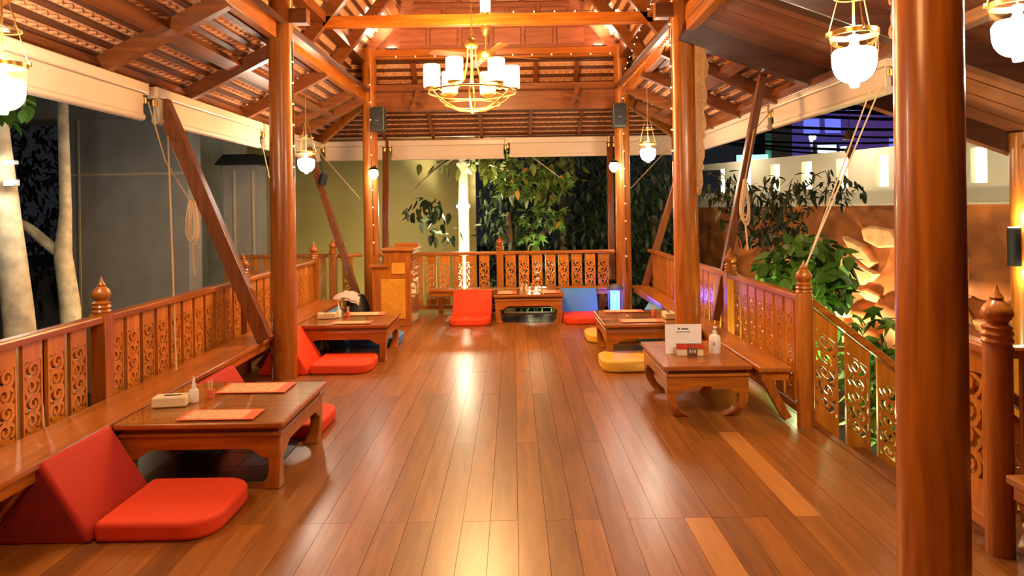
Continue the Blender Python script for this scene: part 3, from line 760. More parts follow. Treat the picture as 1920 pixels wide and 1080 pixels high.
# insect lamp
il = empty('insect_lamp', (1.42, 9.62, 0), label='glowing blue insect lamp standing on the floor in the back corner', cat='lamp')
MB().lathe([(0.10, 0), (0.11, 0.02), (0.11, 0.10), (0.09, 0.12)], 24).build('base', M['grey'], il, smooth=True)
MB().lathe([(0.08, 0.40), (0.115, 0.41), (0.115, 0.45), (0.06, 0.48), (0.02, 0.49)], 24).build('cap', M['grey'], il, smooth=True)
for k in range(3):
    a = k*2.1+0.5; MB().tube([(0.045*math.cos(a), 0.045*math.sin(a), 0.11), (0.045*math.cos(a), 0.045*math.sin(a), 0.41)], 0.028, 10).build('tube', M['uv'], il, smooth=True)
for k in range(12):
    a = k*math.pi/6; MB().tube([(0.10*math.cos(a), 0.10*math.sin(a), 0.11), (0.10*math.cos(a), 0.10*math.sin(a), 0.41)], 0.003, 5).build('guard_wire', M['grey'], il)
point('insect_lamp_light', (1.42, 9.47, 0.30), 4, (0.20, 0.14, 1.0), 0.1)

# ================================================================== TABLE ITEMS
def placemat(x, y, z, w, d, rz, label):
    root = empty('placemat', (x, y, z), rad(rz), label, 'placemat', 'printed paper placemats')
    MB().box((0, 0, 0.001), (w, d, 0.002)).build('red_border', M['orange'], root)
    MB().box((-0.02, 0, 0.0023), (w-0.09, d-0.035, 0.001)).build('print_area', M['kraft'], root)
placemat(-1.72, 3.98, 0.402, 0.44, 0.20, 0, 'red-edged placemat along the camera side of the nearest table')
placemat(-1.74, 4.58, 0.402, 0.46, 0.26, 0, 'red-edged placemat along the far side of the nearest table')
placemat(-1.72, 7.19, 0.402, 0.42, 0.18, 0, 'placemat on the camera side of the table by the round column')
placemat(-1.70, 7.78, 0.402, 0.44, 0.24, 0, 'placemat on the far side of the table by the round column')
placemat(-0.10, 9.55, 0.402, 0.28, 0.36, 0, 'placemat on the back table on the red seat side')
placemat(0.50, 9.55, 0.402, 0.28, 0.36, 0, 'placemat on the back table on the blue backrest side')
placemat(1.30, 7.02, 0.402, 0.44, 0.20, 0, 'placemat on the camera side of the table behind the yellow cushion')
placemat(1.22, 7.68, 0.402, 0.44, 0.18, 0, 'placemat on the far side of the table behind the yellow cushion')
def caddy(x, y, z, label, s=1.0, rz=8):
    root = empty('tissue_box', (x, y, z), rad(rz), label, 'tissue box', 'tissue boxes on the tables')
    MB().box((0, 0, 0.03*s), (0.20*s, 0.11*s, 0.06*s)).build('box_body', M['beige'], root, bevel=0.008)
    MB().box((0.01, 0, 0.0605*s), (0.10*s, 0.02*s, 0.003)).build('slot', M['ink'], root)
def squeeze(x, y, z, m, label, s=1.0):
    root = empty('sauce_bottle', (x, y, z), 0, label, 'bottle', 'condiment bottles')
    MB().lathe([(0.022*s, 0), (0.025*s, 0.006*s), (0.025*s, 0.06*s), (0.020*s, 0.07*s)], 18).build('body', M[m], root, smooth=True)
    MB().lathe([(0.012*s, 0.07*s), (0.012*s, 0.08*s), (0.004*s, 0.135*s), (0.002*s, 0.14*s)], 14).build('nozzle', M['white'], root, smooth=True)
def cup(x, y, z, label, m='orange'):
    root = empty('small_cup', (x, y, z), 0, label, 'cup', 'small cups beside the tissue boxes')
    MB().lathe([(0.020, 0), (0.026, 0.05), (0.023, 0.05), (0.018, 0.006)], 16).build('body', M[m], root, smooth=True)
    for k in range(4):
        a = k*1.6; MB().tube([(0.006*math.cos(a), 0.006*math.sin(a), 0.008), (0.015*math.cos(a), 0.015*math.sin(a), 0.11)], 0.0025, 5).build('toothpick', M['rope'], root)
caddy(-2.12, 4.20, 0.401, 'beige tissue box on the nearest table')
squeeze(-2.01, 4.26, 0.401, 'white', 'white nozzle bottle beside the tissue box on the nearest table', 1.15)
cup(-1.95, 4.36, 0.401, 'small orange cup behind the white bottle on the nearest table')
caddy(-2.06, 7.50, 0.401, 'beige tissue box on the table by the round column')
squeeze(-1.95, 7.56, 0.401, 'white', 'white nozzle bottle on the table by the round column', 1.15)
cup(-1.86, 7.62, 0.401, 'small orange cup on the table by the round column')
caddy(1.62, 7.18, 0.401, 'beige tissue box on the table behind the yellow cushion', 1.0, 90)
cup(1.49, 7.32, 0.401, 'small orange cup on the table behind the yellow cushion')
squeeze(0.17, 9.72, 0.401, 'beige', 'small pale bottle in the middle of the back table', 0.8)
cup(0.25, 9.74, 0.401, 'small orange cup in the middle of the back table')
cup(0.10, 9.72, 0.401, 'small pale cup in the middle of the back table', 'beige')
# sign, table number and sanitizer on T5
sg = empty('table_sign', (1.335, 5.42, 0.401), rad(-3), 'white acrylic table sign leaning on the bare-topped table', 'sign')
Ti = Matrix.Rotation(rad(-8), 4, 'X')
MB().box((0, 0, 0.118), (0.285, 0.004, 0.235), None).build('sheet', M['paper'], sg)
MB().box((0, 0.03, 0.004), (0.29, 0.08, 0.006)).build('acrylic_foot', M['glass'], sg)
def text(s, size, loc, m, parent, name='lettering', rot=(rad(90), 0, 0)):
    c = bpy.data.curves.new(name, 'FONT'); c.body = s; c.size = size; c.align_x = 'CENTER'; c.align_y = 'CENTER'; c.extrude = 0.0004; c.offset = size*0.012
    o = bpy.data.objects.new(name, c); COL.objects.link(o); c.materials.append(m); bpy.context.view_layer.update()
    me = bpy.data.meshes.new_from_object(o.evaluated_get(bpy.context.evaluated_depsgraph_get())); bpy.data.objects.remove(o)
    return inst(name, me, parent, loc, rot)
MB().box((-0.035, -0.0035, 0.200), (0.012, 0.002, 0.014)).build('logo_mark', M['ink'], sg)
MB().box((0.012, -0.0035, 0.199), (0.055, 0.002, 0.010)).build('printed_line', M['grey'], sg)
MB().box((0.0, -0.0035, 0.176), (0.11, 0.002, 0.005)).build('printed_line', M['grey'], sg)
nb = empty('number_block', (1.37, 5.36, 0.401), rad(-3), 'wooden table number block reading E18 with a red band', 'table number')
MB().box((0, 0.0, 0.045), (0.205, 0.035, 0.09)).build('block', M['beige'], nb, bevel=0.004)
MB().box((0, -0.002, 0.070), (0.207, 0.037, 0.040)).build('red_band', M['signred'], nb, bevel=0.002)
MB().box((0.015, -0.024, 0.033), (0.075, 0.012, 0.066)).build('number_plate', plain('plate_brown', (0.16, 0.06, 0.03), 0.4), nb, bevel=0.003)
text('E18', 0.036, (0.015, -0.0312, 0.036), M['white'], nb)
sa = empty('sanitizer_bottle', (1.585, 5.42, 0.401), 0, 'white pump bottle of hand sanitizer beside the table sign', 'bottle')
MB().lathe([(0.040, 0), (0.045, 0.006), (0.045, 0.125), (0.036, 0.145), (0.016, 0.152), (0.016, 0.165)], 24).build('body', M['white'], sa, smooth=True)
MB().lathe([(0.018, 0.165), (0.018, 0.18), (0.006, 0.184), (0.006, 0.205)], 16).build('collar', M['white'], sa, smooth=True)
MB().box((0.0, -0.012, 0.208), (0.022, 0.045, 0.012)).build('pump_head', M['white'], sa, bevel=0.004)
for k, (zz, w) in enumerate(((0.092, 0.020), (0.082, 0.026), (0.072, 0.016))):
    MB().box((-0.016, -0.0425, zz), (w, 0.003, 0.004)).build('printed_line', M['grey'], sa)

# ================================================================== CHANDELIER
ch = empty('chandelier', (-0.42, 7.35, 2.63), rad(9), 'brass bowl chandelier with six glowing cylinder shades', 'chandelier')
R1 = 0.47
ring = [(R1*math.cos(2*math.pi*k/40), R1*math.sin(2*math.pi*k/40), 0.20) for k in range(40)]
MB().tube(ring, 0.010, 8, True).build('rim_ring', M['brass'], ch, smooth=True)
ring = [(0.30*math.cos(2*math.pi*k/32), 0.30*math.sin(2*math.pi*k/32), 0.07) for k in range(32)]
MB().tube(ring, 0.007, 8, True).build('lower_ring', M['brass'], ch, smooth=True)
for k in range(6):
    a = k*math.pi/3+0.35; c, s = math.cos(a), math.sin(a)
    MB().tube([(0.02*c, 0.02*s, 0.0), (0.16*c, 0.16*s, 0.012), (0.30*c, 0.30*s, 0.07), (0.41*c, 0.41*s, 0.14), (R1*c, R1*s, 0.205)], 0.009, 8).build('bowl_rib', M['brass'], ch, smooth=True)
    c2, s2 = math.cos(a), math.sin(a)
    MB().tube([(0.05*c2, 0.05*s2, 0.74), (0.06*c2, 0.06*s2, 0.52), (0.10*c2, 0.10*s2, 0.36), (0.22*c2, 0.22*s2, 0.24), (0.36*c2, 0.36*s2, 0.20), (0.43*c2, 0.43*s2, 0.225)], 0.008, 8).build('arm', M['brass'], ch, smooth=True)
MB().lathe([(0.0, -0.03), (0.018, -0.02), (0.025, 0.0), (0.01, 0.02)], 16).build('bottom_finial', M['brass'], ch, smooth=True)
MB().lathe([(0.06, 0.68), (0.075, 0.70), (0.075, 0.74), (0.05, 0.77), (0.012, 0.79)], 20).build('hub', M['brass'], ch, smooth=True)
for k in range(14):
    z = 0.80+0.052*k; e = []
    for j in range(10):
        t = 2*math.pi*j/10; u = 0.012*math.cos(t); v = 0.032*math.sin(t)
        e.append((u, 0, z+v) if k % 2 else (0, u, z+v))
    MB().tube(e, 0.0035, 5, True).build('chain_link', M['brass'], ch, smooth=True)
for k in range(6):
    a = k*math.pi/3; x, y = 0.43*math.cos(a), 0.43*math.sin(a)
    s = MB().lathe([(0.086, 0.25), (0.088, 0.27), (0.088, 0.48), (0.082, 0.49), (0.07, 0.485)], 24, (x, y, 0)).build('lamp_shade', M['lamp_warm'], ch, smooth=True)
    MB().lathe([(0.02, 0.21), (0.075, 0.235), (0.080, 0.25), (0.02, 0.252)], 20, (x, y, 0)).build('cup', M['brass'], s, smooth=True)
point('chandelier_light', (-0.42, 7.35, 3.25), 120, WARM, 0.3)
point('chandelier_light', (-0.42, 7.35, 2.50), 95, WARM, 0.35)

# chandelier copy added out of view above the camera to light the foreground
ch2 = copy_tree(ch); ch2.location = (-0.30, 1.3, 2.95); ch2['label'] = 'added unseen brass chandelier copy above the camera, lighting the foreground'
point('chandelier_light', (-0.30, 1.3, 3.55), 35, WARM, 0.3)
point('chandelier_light', (-0.30, 1.3, 2.85), 48, WARM, 0.35)
# ceiling fan on the tie beam
cf = empty('ceiling_fan', (-0.29, 8.05, 3.38), 0, 'brown ceiling fan hanging from the cross tie beam behind the chandelier', 'fan')
MB().lathe([(0.01, 0.22), (0.035, 0.24), (0.055, 0.30), (0.055, 0.345), (0.05, 0.355)], 20).build('canopy', M['brass'], cf, smooth=True)
MB().tube([(0, 0, 0.05), (0, 0, 0.24)], 0.013, 10).build('downrod', M['brass'], cf, smooth=True)
MB().lathe([(0.02, -0.07), (0.09, -0.06), (0.115, -0.02), (0.11, 0.03), (0.05, 0.06), (0.02, 0.07)], 24).build('motor', M['brass'], cf, smooth=True)
for k in range(4):
    a = rad(90*k+20); T = Matrix.Rotation(a, 4, 'Z') @ Matrix.Rotation(rad(10), 4, 'X')
    bl = MB().prism([(0.17, -0.055), (0.62, -0.075), (0.67, -0.05), (0.68, 0.0), (0.67, 0.05), (0.62, 0.075), (0.17, 0.055)], 0.008, T).build('blade', M['dark_x'], cf)
    MB().bar(T @ Vector((0.10, 0, 0)), T @ Vector((0.22, 0, 0)), 0.03, 0.008).build('blade_iron', M['brass'], bl)
# small upright lamp on the beam
bl = empty('beam_lamp', (-0.29, 8.05, 3.868), 0, 'white cylinder lamp standing on the cross tie beam', 'lamp')
MB().lathe([(0.06, 0), (0.065, 0.012), (0.04, 0.03)], 20).build('base', M['brass'], bl, smooth=True)
MB().lathe([(0.058, 0.03), (0.06, 0.04), (0.06, 0.24), (0.05, 0.25)], 22).build('lamp_shade', M['lamp_warm'], bl, smooth=True)
point('beam_lamp_light', (-0.29, 7.9, 4.25), 30, WARM, 0.1)
# uplights tucked on the plates (bright corners of the roof)
def uplight(x, y, z, tx, ty, tz, p, label):
    root = empty('uplight', (x, y, z), 0, label, 'lamp', 'small uplights on the roof plates')
    MB().box((0, 0, 0.012), (0.16, 0.06, 0.024)).build('housing', M['black'], root)
    MB().box((0, 0, 0.026), (0.13, 0.04, 0.006)).build('lens', M['lamp_white'], root)
    spot('uplight_beam', (x, y-0.12, z+0.06), (tx, ty, tz), p, (1.0, 0.78, 0.52), 150, 0.8, 0.05)
uplight(XL+0.42, YB-0.03, 3.975, XL+0.25, YB-0.55, 4.5, 60, 'small uplight on the gable plate above the podium column')
uplight(XR-0.32, YB-0.02, 3.975, XR-0.25, YB-0.55, 4.5, 60, 'small uplight on the gable plate above the insect lamp column')

# wall fans on the cross beam
def wall_fan(x, label):
    root = empty('wall_fan', (x, YB-0.05, 3.20), 0, label, 'fan', 'round wall fans on the deep cross beam')
    T = Matrix.Rotation(rad(90), 4, 'X')
    for rr in (0.05, 0.10, 0.15, 0.19):
        MB().tube([(rr*math.cos(2*math.pi*k/28), -0.15+0.02*(rr/0.19), rr*math.sin(2*math.pi*k/28)) for k in range(28)], 0.003, 5, True).build('guard_ring', M['batten'], root)
    MB().tube([(0, -0.05, 0), (0, -0.13, 0)], 0.045, 14).build('motor', M['dark_x'], root, smooth=True)
    MB().box((0, -0.02, 0), (0.09, 0.06, 0.12)).build('bracket', M['dark_x'], root)
    for k in range(4):
        b = MB().prism([(0.03, -0.02), (0.16, -0.05), (0.165, 0.03), (0.03, 0.02)], 0.004, Matrix.Translation((0, -0.13, 0)) @ Matrix.Rotation(rad(90*k+15), 4, 'Y') @ T).build('blade', M['dark_x'], root)
wall_fan(-1.42, 'round wall fan on the deep cross beam at the podium end')
wall_fan(0.93, 'round wall fan on the deep cross beam at the insect lamp end')
# speakers
def speaker(x, label):
    root = empty('speaker', (x, YB-0.20, 2.74), 0, label, 'speaker', 'dark speakers on the back columns')
    MB().box((0, 0, 0.175), (0.20, 0.18, 0.35)).build('shell', M['speaker'], root, bevel=0.02)
    MB().box((0, -0.092, 0.175), (0.17, 0.008, 0.31)).build('grille', M['black'], root, bevel=0.004)
    MB().box((0.0, -0.097, 0.15), (0.05, 0.004, 0.012)).build('badge', M['grey'], root)
speaker(-1.96, 'dark box speaker mounted on the podium column')
speaker(1.58, 'dark box speaker mounted on the insect lamp column')

# ================================================================== LANTERNS
def lantern(x, y, z, s, label, power, ztop):
    """z: bottom of the glass jar"""
    root = empty('bell_lantern', (x, y, z), 0, label, 'lantern', 'glass bell jar lanterns')
    MB().lathe([(0.0, -0.016*s), (0.022*s, -0.015*s), (0.026*s, 0.004*s), (0.052*s, 0.012*s), (0.076*s, 0.030*s), (0.094*s, 0.056*s), (0.104*s, 0.090*s), (0.107*s, 0.13*s), (0.108*s, 0.24*s), (0.110*s, 0.27*s), (0.128*s, 0.295*s)], 32, closed=False).build('glass_jar', M['glass'], root, smooth=True)
    MB().lathe([(0.109*s, 0.232*s), (0.113*s, 0.235*s), (0.113*s, 0.258*s), (0.109*s, 0.26*s)], 32, closed=False).build('brass_band', M['brass'], root, smooth=True)
    MB().lathe([(0.0, -0.010*s), (0.018*s, -0.008*s), (0.022*s, 0.008*s), (0.050*s, 0.017*s), (0.073*s, 0.034*s), (0.090*s, 0.060*s), (0.099*s, 0.092*s), (0.101*s, 0.13*s), (0.101*s, 0.150*s), (0.090*s, 0.168*s), (0.03*s, 0.178*s), (0.018*s, 0.20*s), (0.018*s, 0.24*s)], 20).build('bulb', M['lamp_white'], root, smooth=True)
    MB().tube([(0, 0, 0.22*s), (0, 0, ztop-z)], 0.006*s, 8).build('stem', M['brass'], root)
    MB().lathe([(0.012*s, 0.47*s), (0.05*s, 0.45*s), (0.085*s, 0.425*s), (0.09*s, 0.435*s), (0.05*s, 0.465*s)], 28, closed=False).build('smoke_bell', M['glass'], root, smooth=True)
    MB().tube([(0.088*s*math.cos(2*math.pi*k/24), 0.088*s*math.sin(2*math.pi*k/24), 0.428*s) for k in range(24)], 0.003*s, 5, True).build('smoke_bell_rim', M['brass'], root)
    for k in range(3):
        a = k*2*math.pi/3+0.4; c, q = math.cos(a), math.sin(a)
        MB().tube([(0.118*s*c, 0.118*s*q, 0.255*s), (0.02*s*c, 0.02*s*q, 0.62*s)], 0.003*s, 5).build('chain', M['brass'], root)
        MB().tube([(0.105*s*c, 0.105*s*q, 0.245*s), (0.126*s*c, 0.126*s*q, 0.25*s), (0.122*s*c, 0.122*s*q, 0.27*s)], 0.006*s, 6).build('hook', M['brass'], root)
    point('lantern_light', (x, y, z+0.31*s), power*0.9, WHITE, 0.05)
    point('lantern_light', (x, y, z-0.06*s), power*0.55, WHITE, 0.04)
    return root
lantern(1.67, 3.32, 2.155, 1.0, 'large bell jar lantern hanging beside the thick near column', 26, 3.30)
lantern(2.29, 3.08, 2.22, 1.0, 'bell jar lantern cut by the frame beyond the thick near column', 26, 3.08)
lantern(-2.68, 3.60, 2.13, 1.0, 'bell jar lantern cut by the frame before the cream blind', 26, 3.05)
lantern(-2.52, 8.35, 2.05, 1.0, 'bell jar lantern hanging next to the round column by the red seat', 14, 3.18)
lantern(1.79, 9.0, 2.16, 1.0, 'bell jar lantern hanging between the two entrance side columns', 14, 3.22)
def column_light(x, y, z, label):
    root = empty('column_light', (x, y, z), 0, label, 'lamp', 'small globe lamps on the back columns')
    MB().lathe([(0.0, 0.0), (0.035, 0.015), (0.065, 0.06), (0.07, 0.10), (0.05, 0.14)], 20).build('globe', M['lamp_white'], root, smooth=True)
    MB().lathe([(0.075, 0.14), (0.06, 0.165), (0.03, 0.18)], 18).build('cap', M['black'], root, smooth=True)
    MB().bar((0, 0, 0.175), (0, 0.12, 0.20), 0.03, 0.03).build('bracket', M['black'], root)
    point('column_light_beam', (x, y-0.10, z-0.03), 4, (1.0, 0.84, 0.66), 0.06)
column_light(-2.04, 10.02, 2.03, 'small white globe lamp on the podium column')
column_light(1.49, 10.02, 2.08, 'small white globe lamp on the insect lamp column')
# strut spotlight (black head below the far lantern)
ss = empty('strut_spotlight', (-2.86, 10.22, 1.98), 0, 'black spotlight head behind the lantern by the round column', 'spotlight')
MB().tube([(0, 0, 0), (0.05, -0.02, 0.15)], 0.06, 16).build('head', M['black'], ss, smooth=True)
MB().bar((0.03, 0, 0.1), (-0.02, 0.0, 0.35), 0.03, 0.02).build('bracket', M['black'], ss)
# up-down lamp on porch post
ud = empty('up_down_lamp', (4.56, 6.22, 0.98), 0, 'black cylinder lamp shining up and down on the porch post', 'lamp')
MB().tube([(0, 0, 0), (0, 0, 0.35)], 0.055, 20).build('cylinder_body', M['black'], ud, smooth=True)
MB().lathe([(0.0, 0.351), (0.045, 0.351), (0.045, 0.355), (0.0, 0.356)], 18).build('lens', M['lamp_white'], ud)
MB().bar((0.03, 0.03, 0.17), (0.12, 0.06, 0.17), 0.03, 0.03).build('bracket', M['black'], ud)
point('up_down_light', (4.57, 6.16, 1.42), 7, (1, 0.75, 0.45), 0.04); point('up_down_light', (4.57, 6.16, 0.90), 7, (1, 0.75, 0.45), 0.04)

# ================================================================== STRING LIGHTS
bulb_me = MB().lathe([(0.0, -0.010), (0.006, -0.005), (0.0065, 0.003), (0.003, 0.008)], 8).mesh('bulb', M['fairy'], True)
def string_lights(pts, pitch, label):
    pts = [Vector(p) for p in pts]; root = empty('string_lights', tuple(pts[0]), 0, label, 'string lights', 'warm fairy light strings')
    MB().tube(pts, 0.004, 5).build('wire', M['cable'], root, world=True)
    acc = 0.0
    for a, b in zip(pts, pts[1:]):
        L = (b-a).length; t = pitch-acc
        while t < L:
            p = a+(b-a)*(t/L); inst('bulb', bulb_me, root, tuple(p-pts[0])); t += pitch
        acc = (acc+L) % pitch
string_lights([(XL+0.2, YB-0.085, 3.86), (XR-0.1, YB-0.085, 3.86)], 0.29, 'fairy lights along the plate under the gable')
string_lights([(-0.2, 7.99, 3.875), (XR-0.05, 7.99, 3.875)], 0.24, 'fairy lights along the top of the cross tie beam')
string_lights([(XL+0.10, YB-0.125, 3.7), (XL+0.13, YB-0.125, 0.9)], 0.26, 'fairy lights running down the podium column')
string_lights([(XR+0.02, YB-0.125, 3.7), (XR+0.04, YB-0.125, 0.6)], 0.26, 'fairy lights running down the insect lamp column')
string_lights([(XL+0.13, YM-0.02, 3.2), (XL+0.13, YM-0.02, 1.9)], 0.2, 'fairy lights along the round column by the red seat')
string_lights([(XR-0.12, YM-0.02, 3.5), (XR-0.11, YM-0.02, 2.0)], 0.2, 'fairy lights along the round column behind the sign table')
string_lights([(XR+0.0, 9.9, 3.5), (XR-0.02, 8.05, 3.87), (XR-0.06, 7.2, 3.86)], 0.2, 'fairy lights along the entrance side roof plate')

# ================================================================== CARVED BRACKETS
def bracket(x, y, z0, h, w, rz, label, parent_name='carved_bracket'):
    b = MB(); T = Matrix.Rotation(rad(90), 4, 'X')
    n = 24; outl = [(0, 0), (0, h)]
    edge = []
    for k in range(n+1):
        t = k/n; edge.append((w*(0.35+0.65*t**0.8)*(0.86+0.14*math.sin(t*34)), h*t))
    left = [(0.0, h*(1-k/6)) for k in range(7)]
    o = empty('carved_bracket', (x, y, z0), rad(rz), label, 'bracket', 'carved gilded column brackets')
    b.prism([(0, 0)] + edge + [(0, h)], 0.03, T).build('board', M['gild'], o)
    b = MB()
    m = int(h/(w*0.9))
    for k in range(m-1):
        cy = h*(k+0.5)/m; ww = w*(0.35+0.65*((k+0.5)/m)**0.8); s = 1 if k % 2 else -1
        b.ribbon(spiral(ww*0.48, cy, ww*0.42, ww*0.08, rad(-90), rad(-90)+s*rad(470), 14), [0.02-0.008*i/13 for i in range(14)], 0.055, T)
    b.build('scroll', M['gild'], o)
    b = MB().lathe([(0.0, -0.05), (0.02, -0.04), (0.03, -0.015), (0.018, 0.01)], 14, (w*0.15, 0, 0)).build('pendant', M['gild'], o, smooth=True)
bracket(XR+0.085, YM-0.12, 1.72, 1.46, 0.15, 0, 'tall gilded carved bracket on the column behind the sign table')
bracket(1.60, YN+0.125, 2.10, 1.0, 0.13, 90, 'gilded carved bracket on the thick near column')

# ================================================================== BLINDS
def blind(p0, p1, label, h=0.20, out=(0, 0)):
    p0, p1 = Vector(p0), Vector(p1); d = (p1-p0).normalized()
    root = empty('roller_blind', tuple((p0+p1)/2 - Vector((0, 0, 0.3))), 0, label, 'blind', 'rolled-up cream blinds under the eaves')
    MB().bar(p0-Vector((0, 0, 0.045)), p1-Vector((0, 0, 0.045)), 0.10, 0.09).build('cassette', M['blind_case'], root, bevel=0.012, world=True)
    MB().bar(p0+d*0.02-Vector((0, 0, 0.09+h/2)), p1-d*0.02-Vector((0, 0, 0.09+h/2)), 0.05, h).build('rolled_cloth', M['blind'], root, bevel=0.01, world=True)
    MB().tube([p0+d*0.01-Vector((0, 0, 0.09+h)), p1-d*0.01-Vector((0, 0, 0.09+h))], 0.035, 14).build('bottom_roll', M['blind'], root, smooth=True, world=True)
    for p, s in ((p0, 1), (p1, -1)):
        MB().bar(p+d*s*0.0-Vector((0, 0, 0.05)), p-d*s*0.03-Vector((0, 0, 0.05)), 0.09, 0.10).build('end_bracket', M['rope'], root, world=True)
        MB().tube([p-d*s*0.015-Vector((0, 0, 0.12)), p-d*s*0.015-Vector((0, 0, 0.17))], 0.03, 12).build('pulley', M['brass'], root, world=True, smooth=True)
zb = 2.70
xl = EL+0.13
blind((xl, 1.2, zb), (xl, 5.86, zb), 'cream rolled blind nearest the hanging jar at the picture edge')
blind((xl, 6.06, zb), (xl, 8.55, zb), 'cream rolled blind behind the rope coil strut')
blind((xl, 8.7, zb), (xl, 11.2, zb), 'cream rolled blind ending at the podium side roof corner')
yb_ = EB-0.13
blind((-3.1, yb_, zb+0.02), (-2.12, yb_, zb+0.02), 'short cream rolled blind at the back left of the podium column')
blind((-2.0, yb_, zb+0.02), (-0.12, yb_, zb+0.02), 'cream rolled blind at the back above the white trunk')
blind((-0.06, yb_, zb+0.04), (1.58, yb_, zb+0.04), 'cream rolled blind at the back above the fine branches')
blind((1.70, yb_, zb+0.04), (2.72, yb_, zb+0.04), 'short cream rolled blind at the back behind the hanging lantern')
xr_ = ER-0.02
blind((xr_, 10.9, zb), (xr_, 7.55, zb), 'cream rolled blind behind the gilded bracket', h=0.18)
blind((xr_, 7.42, zb), (xr_, 5.15, zb), 'cream rolled blind beside the large bell jar lantern', h=0.18)

# ---- ropes
def rope_coil(x, y, ztop, h, w, label, n=6):
    root = empty('rope_coil', (x, y, ztop-h), 0, label, 'rope', 'coiled blind ropes')
    for k in range(n):
        ww = w*(0.55+0.45*random.random()); hh = h*(0.72+0.26*random.random()); ox = random.uniform(-0.012, 0.012); oy = random.uniform(-0.02, 0.02)
        pts = []
        for j in range(22):
            t = 2*math.pi*j/22
            pts.append((ox+ww*math.sin(t)*(0.6-0.4*math.cos(t))*0.9, oy+0.01*math.sin(2*t), h-hh/2+hh/2*math.cos(t)))
        MB().tube(pts, 0.0075, 7, True).build('loop', M['rope'], root, smooth=True)
    MB().tube([(0.0, 0, 0.05), (0.01, 0, -0.08), (0.02, 0, -0.22)], 0.009, 7).build('tail', M['rope'], root, smooth=True)
rope_coil(-2.86, 6.08, 1.69, 0.44, 0.075, 'rope coil hanging on the strut before the charcoal facade')
rope_coil(2.25, 6.62, 1.82, 0.46, 0.065, 'rope coil hanging on the strut behind the entrance side bench', 7)
def cord(pts, label, r=0.006, m='cord'):
    o = MB().tube(pts, r, 6).build('blind_cord', M[m], world=True, smooth=True); tag(o, label, 'cord', 'blind pull cords')
cord([(xl+0.02, 5.92, 2.55), (-3.08, 6.06, 2.05), (-2.86, 6.08, 1.66)], 'cord from the blind pulley to the coil before the facade')
cord([(xr_, 7.5, 2.6), (2.36, 6.66, 2.3), (2.25, 6.62, 1.80)], 'cord from the blind pulley to the coil behind the bench')
cord([(xr_-0.02, 5.22, 2.50), (RR+0.02, 4.88, 1.12)], 'taut cord tied from blind to the entrance post, upper strand', 0.006, 'rope')
cord([(xr_-0.04, 5.36, 2.46), (RR+0.03, 4.91, 1.10)], 'taut cord tied from blind to the entrance post, lower strand', 0.006, 'rope')
cord([(-3.15, 6.25, 2.42), (-2.5, 5.03, 0.42)], 'thin upright cord hanging down to the bench before the charcoal facade', 0.007)
cord([(xl, 8.62, 2.5), (-2.72, 8.2, 1.0)], 'slack cord from the blind end beside the round column')
cord([(-3.0, 10.6, 2.5), (-2.3, 10.3, 1.75)], 'thin cord slanting to the podium column')
cord([(2.5, 10.9, 2.5), (1.78, 10.3, 1.85)], 'thin cord slanting to the insect lamp column')

# ================================================================== OUTSIDE
# charcoal facade
fa = empty('wall_facade', (-5.4, 9.5, -0.9), label='large charcoal facade panel with pale reveal lines outside the railing', cat='wall', kind='structure')
MB().span((-6.28, 9.5, -0.9), (-4.52, 9.9, 3.6)).build('slab', M['facade'], fa, world=True)
for x in (-6.03,): MB().span((x-0.012, 9.485, -0.9), (x+0.012, 9.5, 3.6)).build('reveal_strip', M['facade_line'], fa, world=True)
MB().span((-6.28, 9.487, 2.12), (-4.52, 9.5, 2.15)).build('reveal_strip', M['facade_line'], fa, world=True)
MB().span((-7.5, 9.3, 2.9), (-3.6, 10.1, 3.2)).build('top_fascia', M['facade'], fa, world=True)
# dark tower
tw = empty('dark_tower', (-4.4, 11.0, -0.9), label='dark hooded cabinet tower with pale edges behind the side railing', cat='cabinet')
MB().span((-4.62, 10.9, -0.9), (-4.08, 11.3, 2.35)).build('body', M['facade'], tw, world=True)
for x in (-4.44, -4.14): MB().span((x-0.018, 10.88, 0.6), (x+0.018, 10.9, 2.25)).build('edge_strip', M['wallcream'], tw, world=True)
MB().span((-4.44, 10.882, 0.86), (-4.14, 10.9, 0.89)).build('edge_strip', M['wallcream'], tw, world=True)
MB().prism([(-0.40, 0), (0.40, 0), (0.26, 0.16), (-0.26, 0.16)], 0.7, Matrix.Translation((-4.28, 11.05, 2.33)) @ Matrix.Rotation(rad(90), 4, 'X')).build('hood', M['black'], tw, world=True)
# dark slim wall between facade and tower
w = MB().span((-4.52, 10.4, -0.9), (-3.9, 13.4, 3.4)).build('wall_side', M['facade'], world=False); tag(w, 'dark wall receding behind the charcoal facade', 'wall', kind='structure')
w.location = (-1.3, 0, 0)
# olive lit wall
w = MB().span((-7.0, 13.8, -0.9), (-0.75, 14.0, 4.2)).build('wall_olive', M['olive'], world=True); tag(w, 'olive stucco wall lit from below beyond the podium', 'wall', kind='structure')
spot('garden_flood', (-2.9, 12.1, -0.6), (-2.9, 13.9, 1.3), 48, (1.0, 0.78, 0.30), 130, 0.9, 0.2)
# boundary wall
w = MB().span((-14, 12.5, -0.9), (-6.3, 12.7, 0.55)).build('wall_boundary', M['concrete'], world=True); tag(w, 'low grey boundary wall behind the two pale trunks', 'wall', kind='structure')
MB().span((-14, 12.45, 0.55), (-6.3, 12.75, 0.62)).build('coping', M['concrete'], w).location = -Vector(w.location)

